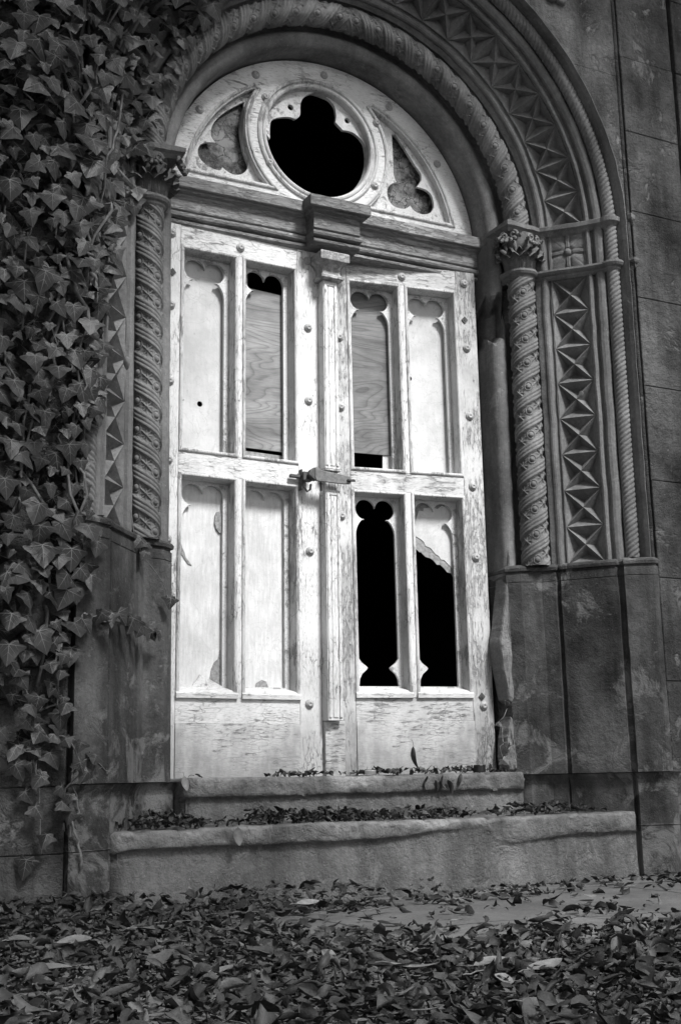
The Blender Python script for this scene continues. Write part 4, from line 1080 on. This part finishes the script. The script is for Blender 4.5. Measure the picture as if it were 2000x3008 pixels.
for (p, L_, W_, ya, lab, tn) in big:
    stand = 'standing' in lab
    R = rot(ya, random.uniform(-.15, .15) if not stand else -1.0, random.uniform(-.12, .5))
    fallen(lab, (p[0], p[1], gz(*p)+(.040 if cover(*p) >= 1 else .016)+(.015 if stand else 0)), L_, W_, R, tn, random.uniform(.15, .5), random.uniform(-.05, .10), random.uniform(-.4, .4))
hang = [(.243, -.249, -.028, 'dark leaf drooping over the lip of the upper step, leftmost of the clump'), (.283, -.252, -.035, 'narrow dark leaf hanging over the upper step edge'), (.322, -.252, -.028, 'pale-veined leaf hanging over the upper step edge in the clump'), (.362, -.252, -.040, 'long curled leaf hanging over the upper step edge'), (.398, -.252, -.030, 'dark leaf drooping over the lip of the upper step, rightmost of the clump')]
for i, (x, y, z, lab) in enumerate(hang):
    fallen(lab, (x+random.uniform(-.008, .008), y, z+random.uniform(-.008, .012)), random.uniform(.05, .10), random.uniform(.016, .034), rot(random.uniform(-.9, .9), pi/2+random.uniform(-.5, .3), random.uniform(-1, 1)), random.uniform(.1, .7), random.uniform(.4, 1.6), random.uniform(-.15, .3), random.uniform(-1.5, 1.5), 'leaves hanging over the upper step', 'litter', True)
fallen('upright dark pointed leaf leaning on the right door above the leaf clump', (.285, -.10, .065), .10, .034, rot(.4, 1.2, .3), .35, .6, .2, .5, 'leaves hanging over the upper step', 'litter')
fallen('pale leaf folded over the left end of the upper step', (-.742, -.255, -.01), .055, .028, rot(-1.3, 1.2, .2), .5, .5, .1, .3, 'leaves hanging over the steps', 'pale')
fallen('pale leaf hanging down over the edge of the lower step, left part', (-.66, -.535, -.185), .062, .034, rot(-1.45, 1.35, .1), .35, .4, .1, .2, 'leaves hanging over the steps', 'pale')
fallen('light leaf stuck in the carved left jamb beside the star panel', (-1.02, -.385, 1.46), .05, .03, rot(1.2, 1.3, .5), .9, .5, .1, .3, 'leaves caught in the carving', 'pale', False)
fallen('pale bird dropping spot on a carved star of the right jamb', (1.045, -.345, 1.617), .028, .022, rot(.8, 1.2, .3), 1, .3, .0, .3, None, 'pale', False, 'dropping')


# ------------------------------------------------------------------ shrubs and trees added outside the frame to darken its edges
hedge_m = leafmat('shrub_leaf', .02, .08, .6, .3)
def shrub(label, x0, x1, y0, y1, z1, n, trunks):  # added unseen foliage, blocks light from the edges of the view
    t_ = thing('shade_shrub', label, 'shrub', ((x0+x1)/2, (y0+y1)/2, -.4)); loc = Vector(t_.location)
    mb = MB(); P = np.empty((0, 3)); cl = [(random.uniform(x0, x1), random.uniform(y0, y1), random.uniform(.0, z1-.3), random.uniform(.35, .7)) for _ in range(int((x1-x0)*(y1-y0)*z1*2.2)+8)]
    for k in range(n):
        c = random.choice(cl); d = Vector((random.gauss(0, 1), random.gauss(0, 1), random.gauss(0, 1))).normalized()*c[3]*random.uniform(.5, 1)
        p = Vector(c[:3])+d-loc; R_ = rot(random.uniform(0, 6.3), random.gauss(0, .7), random.gauss(0, .7)); l = random.uniform(.05, .11)
        q = [p+R_@Vector(v)*l for v in ((-1, 0, 0), (-.2, .42, .05), (1, 0, -.1), (-.2, -.42, .05))]
        mb.add(q, [(0, 1, 2, 3)], tone=random.random())
    mb.build('crown', hedge_m, t_, tone=True)
    for k in range(trunks):
        b = MB(); x = random.uniform(x0+.3, x1-.3)-loc.x; y = random.uniform(y0+.2, y1-.2)-loc.y
        b.tube(wander((x, y, -.1), (x+random.uniform(-.3, .3), y, z1*.9), 12, .2, k+x), [.05*(1-i/14) for i in range(13)], 7); b.build('trunk', M['bark'], t_)
shrub('tall unseen shrub added behind the camera to darken the near ground', -3.6, 3.4, -7.2, -5.5, 4.0, 9000, 5)
shrub('unseen shrub added on the left to darken the ivy side', -4.6, -3.3, -4.2, -1.0, 4.2, 5000, 3)
shrub('unseen shrub added on the right to darken the right wall', 2.7, 4.0, -3.4, -.9, 3.8, 5000, 3)
def shade_canopy(label, tx, ty, x0, x1, n, sd):  # added unseen crown, its gap shaped to pool sunlight on the doors
    t_ = thing('shade_tree', label, 'tree', (tx, ty, -.4)); loc = Vector(t_.location); mb = MB(); r = random.Random(sd); tips = []
    while len(tips) < 26:
        x, y, z = r.uniform(x0, x1), r.uniform(-6.2, -1.6), r.uniform(5.2, 6.6)
        gx = 1.1+(-3.9-y)*.23
        if abs(x-gx) < 1.25 and -5.6 < y < -2.5: continue
        tips.append((x, y, z))
    k = 0
    while k < n:
        x, y, z = r.uniform(x0, x1), r.uniform(-6.6, -1.3), r.uniform(5.0, 6.8); gx = 1.1+(-3.9-y)*.23+(6-z)*-.2
        hole = ((x-gx)/1.22)**2+((y+4.0)/1.55)**2
        if hole < 1+.35*noise.noise(Vector((x*2, y*2, z))) : continue
        if noise.noise(Vector((x*.9+sd, y*.9, z*.9))) < -.22: continue
        k += 1; R_ = rot(r.uniform(0, 6.3), r.gauss(0, .5), r.gauss(0, .5)); l = r.uniform(.05, .10); p = Vector((x, y, z))-loc
        mb.add([p+R_@Vector(v)*l for v in ((-1, 0, 0), (-.2, .5, .05), (1, 0, -.1), (-.2, -.5, .05))], [(0, 1, 2, 3)], tone=r.random())
    mb.build('crown', hedge_m, t_, tone=True)
    b = MB(); top = Vector((tx+.3*(x0+x1-2*tx)/4, ty, 4.2)); b.tube([Vector(p)-loc for p in wander((tx, ty, -.5), tuple(top), 14, .15, sd)], [.17*(1-i/22) for i in range(15)], 10)
    for q in tips: b.tube([Vector(p)-loc for p in wander(tuple(top-Vector((0, 0, random.uniform(0, .8)))), q, 10, .3, sd+q[0])], [.06*(1-i/12) for i in range(11)], 6)
    b.build('trunk', M['bark'], t_, smooth=True)
shade_canopy('unseen tree added on the left, crown shaped to leave a light pool on the doors', -3.9, -3.2, -4.4, .5, 11500, 11)
shade_canopy('unseen tree added on the right, crown shaped to leave a light pool on the doors', 4.6, -3.0, .5, 5.2, 9500, 29)
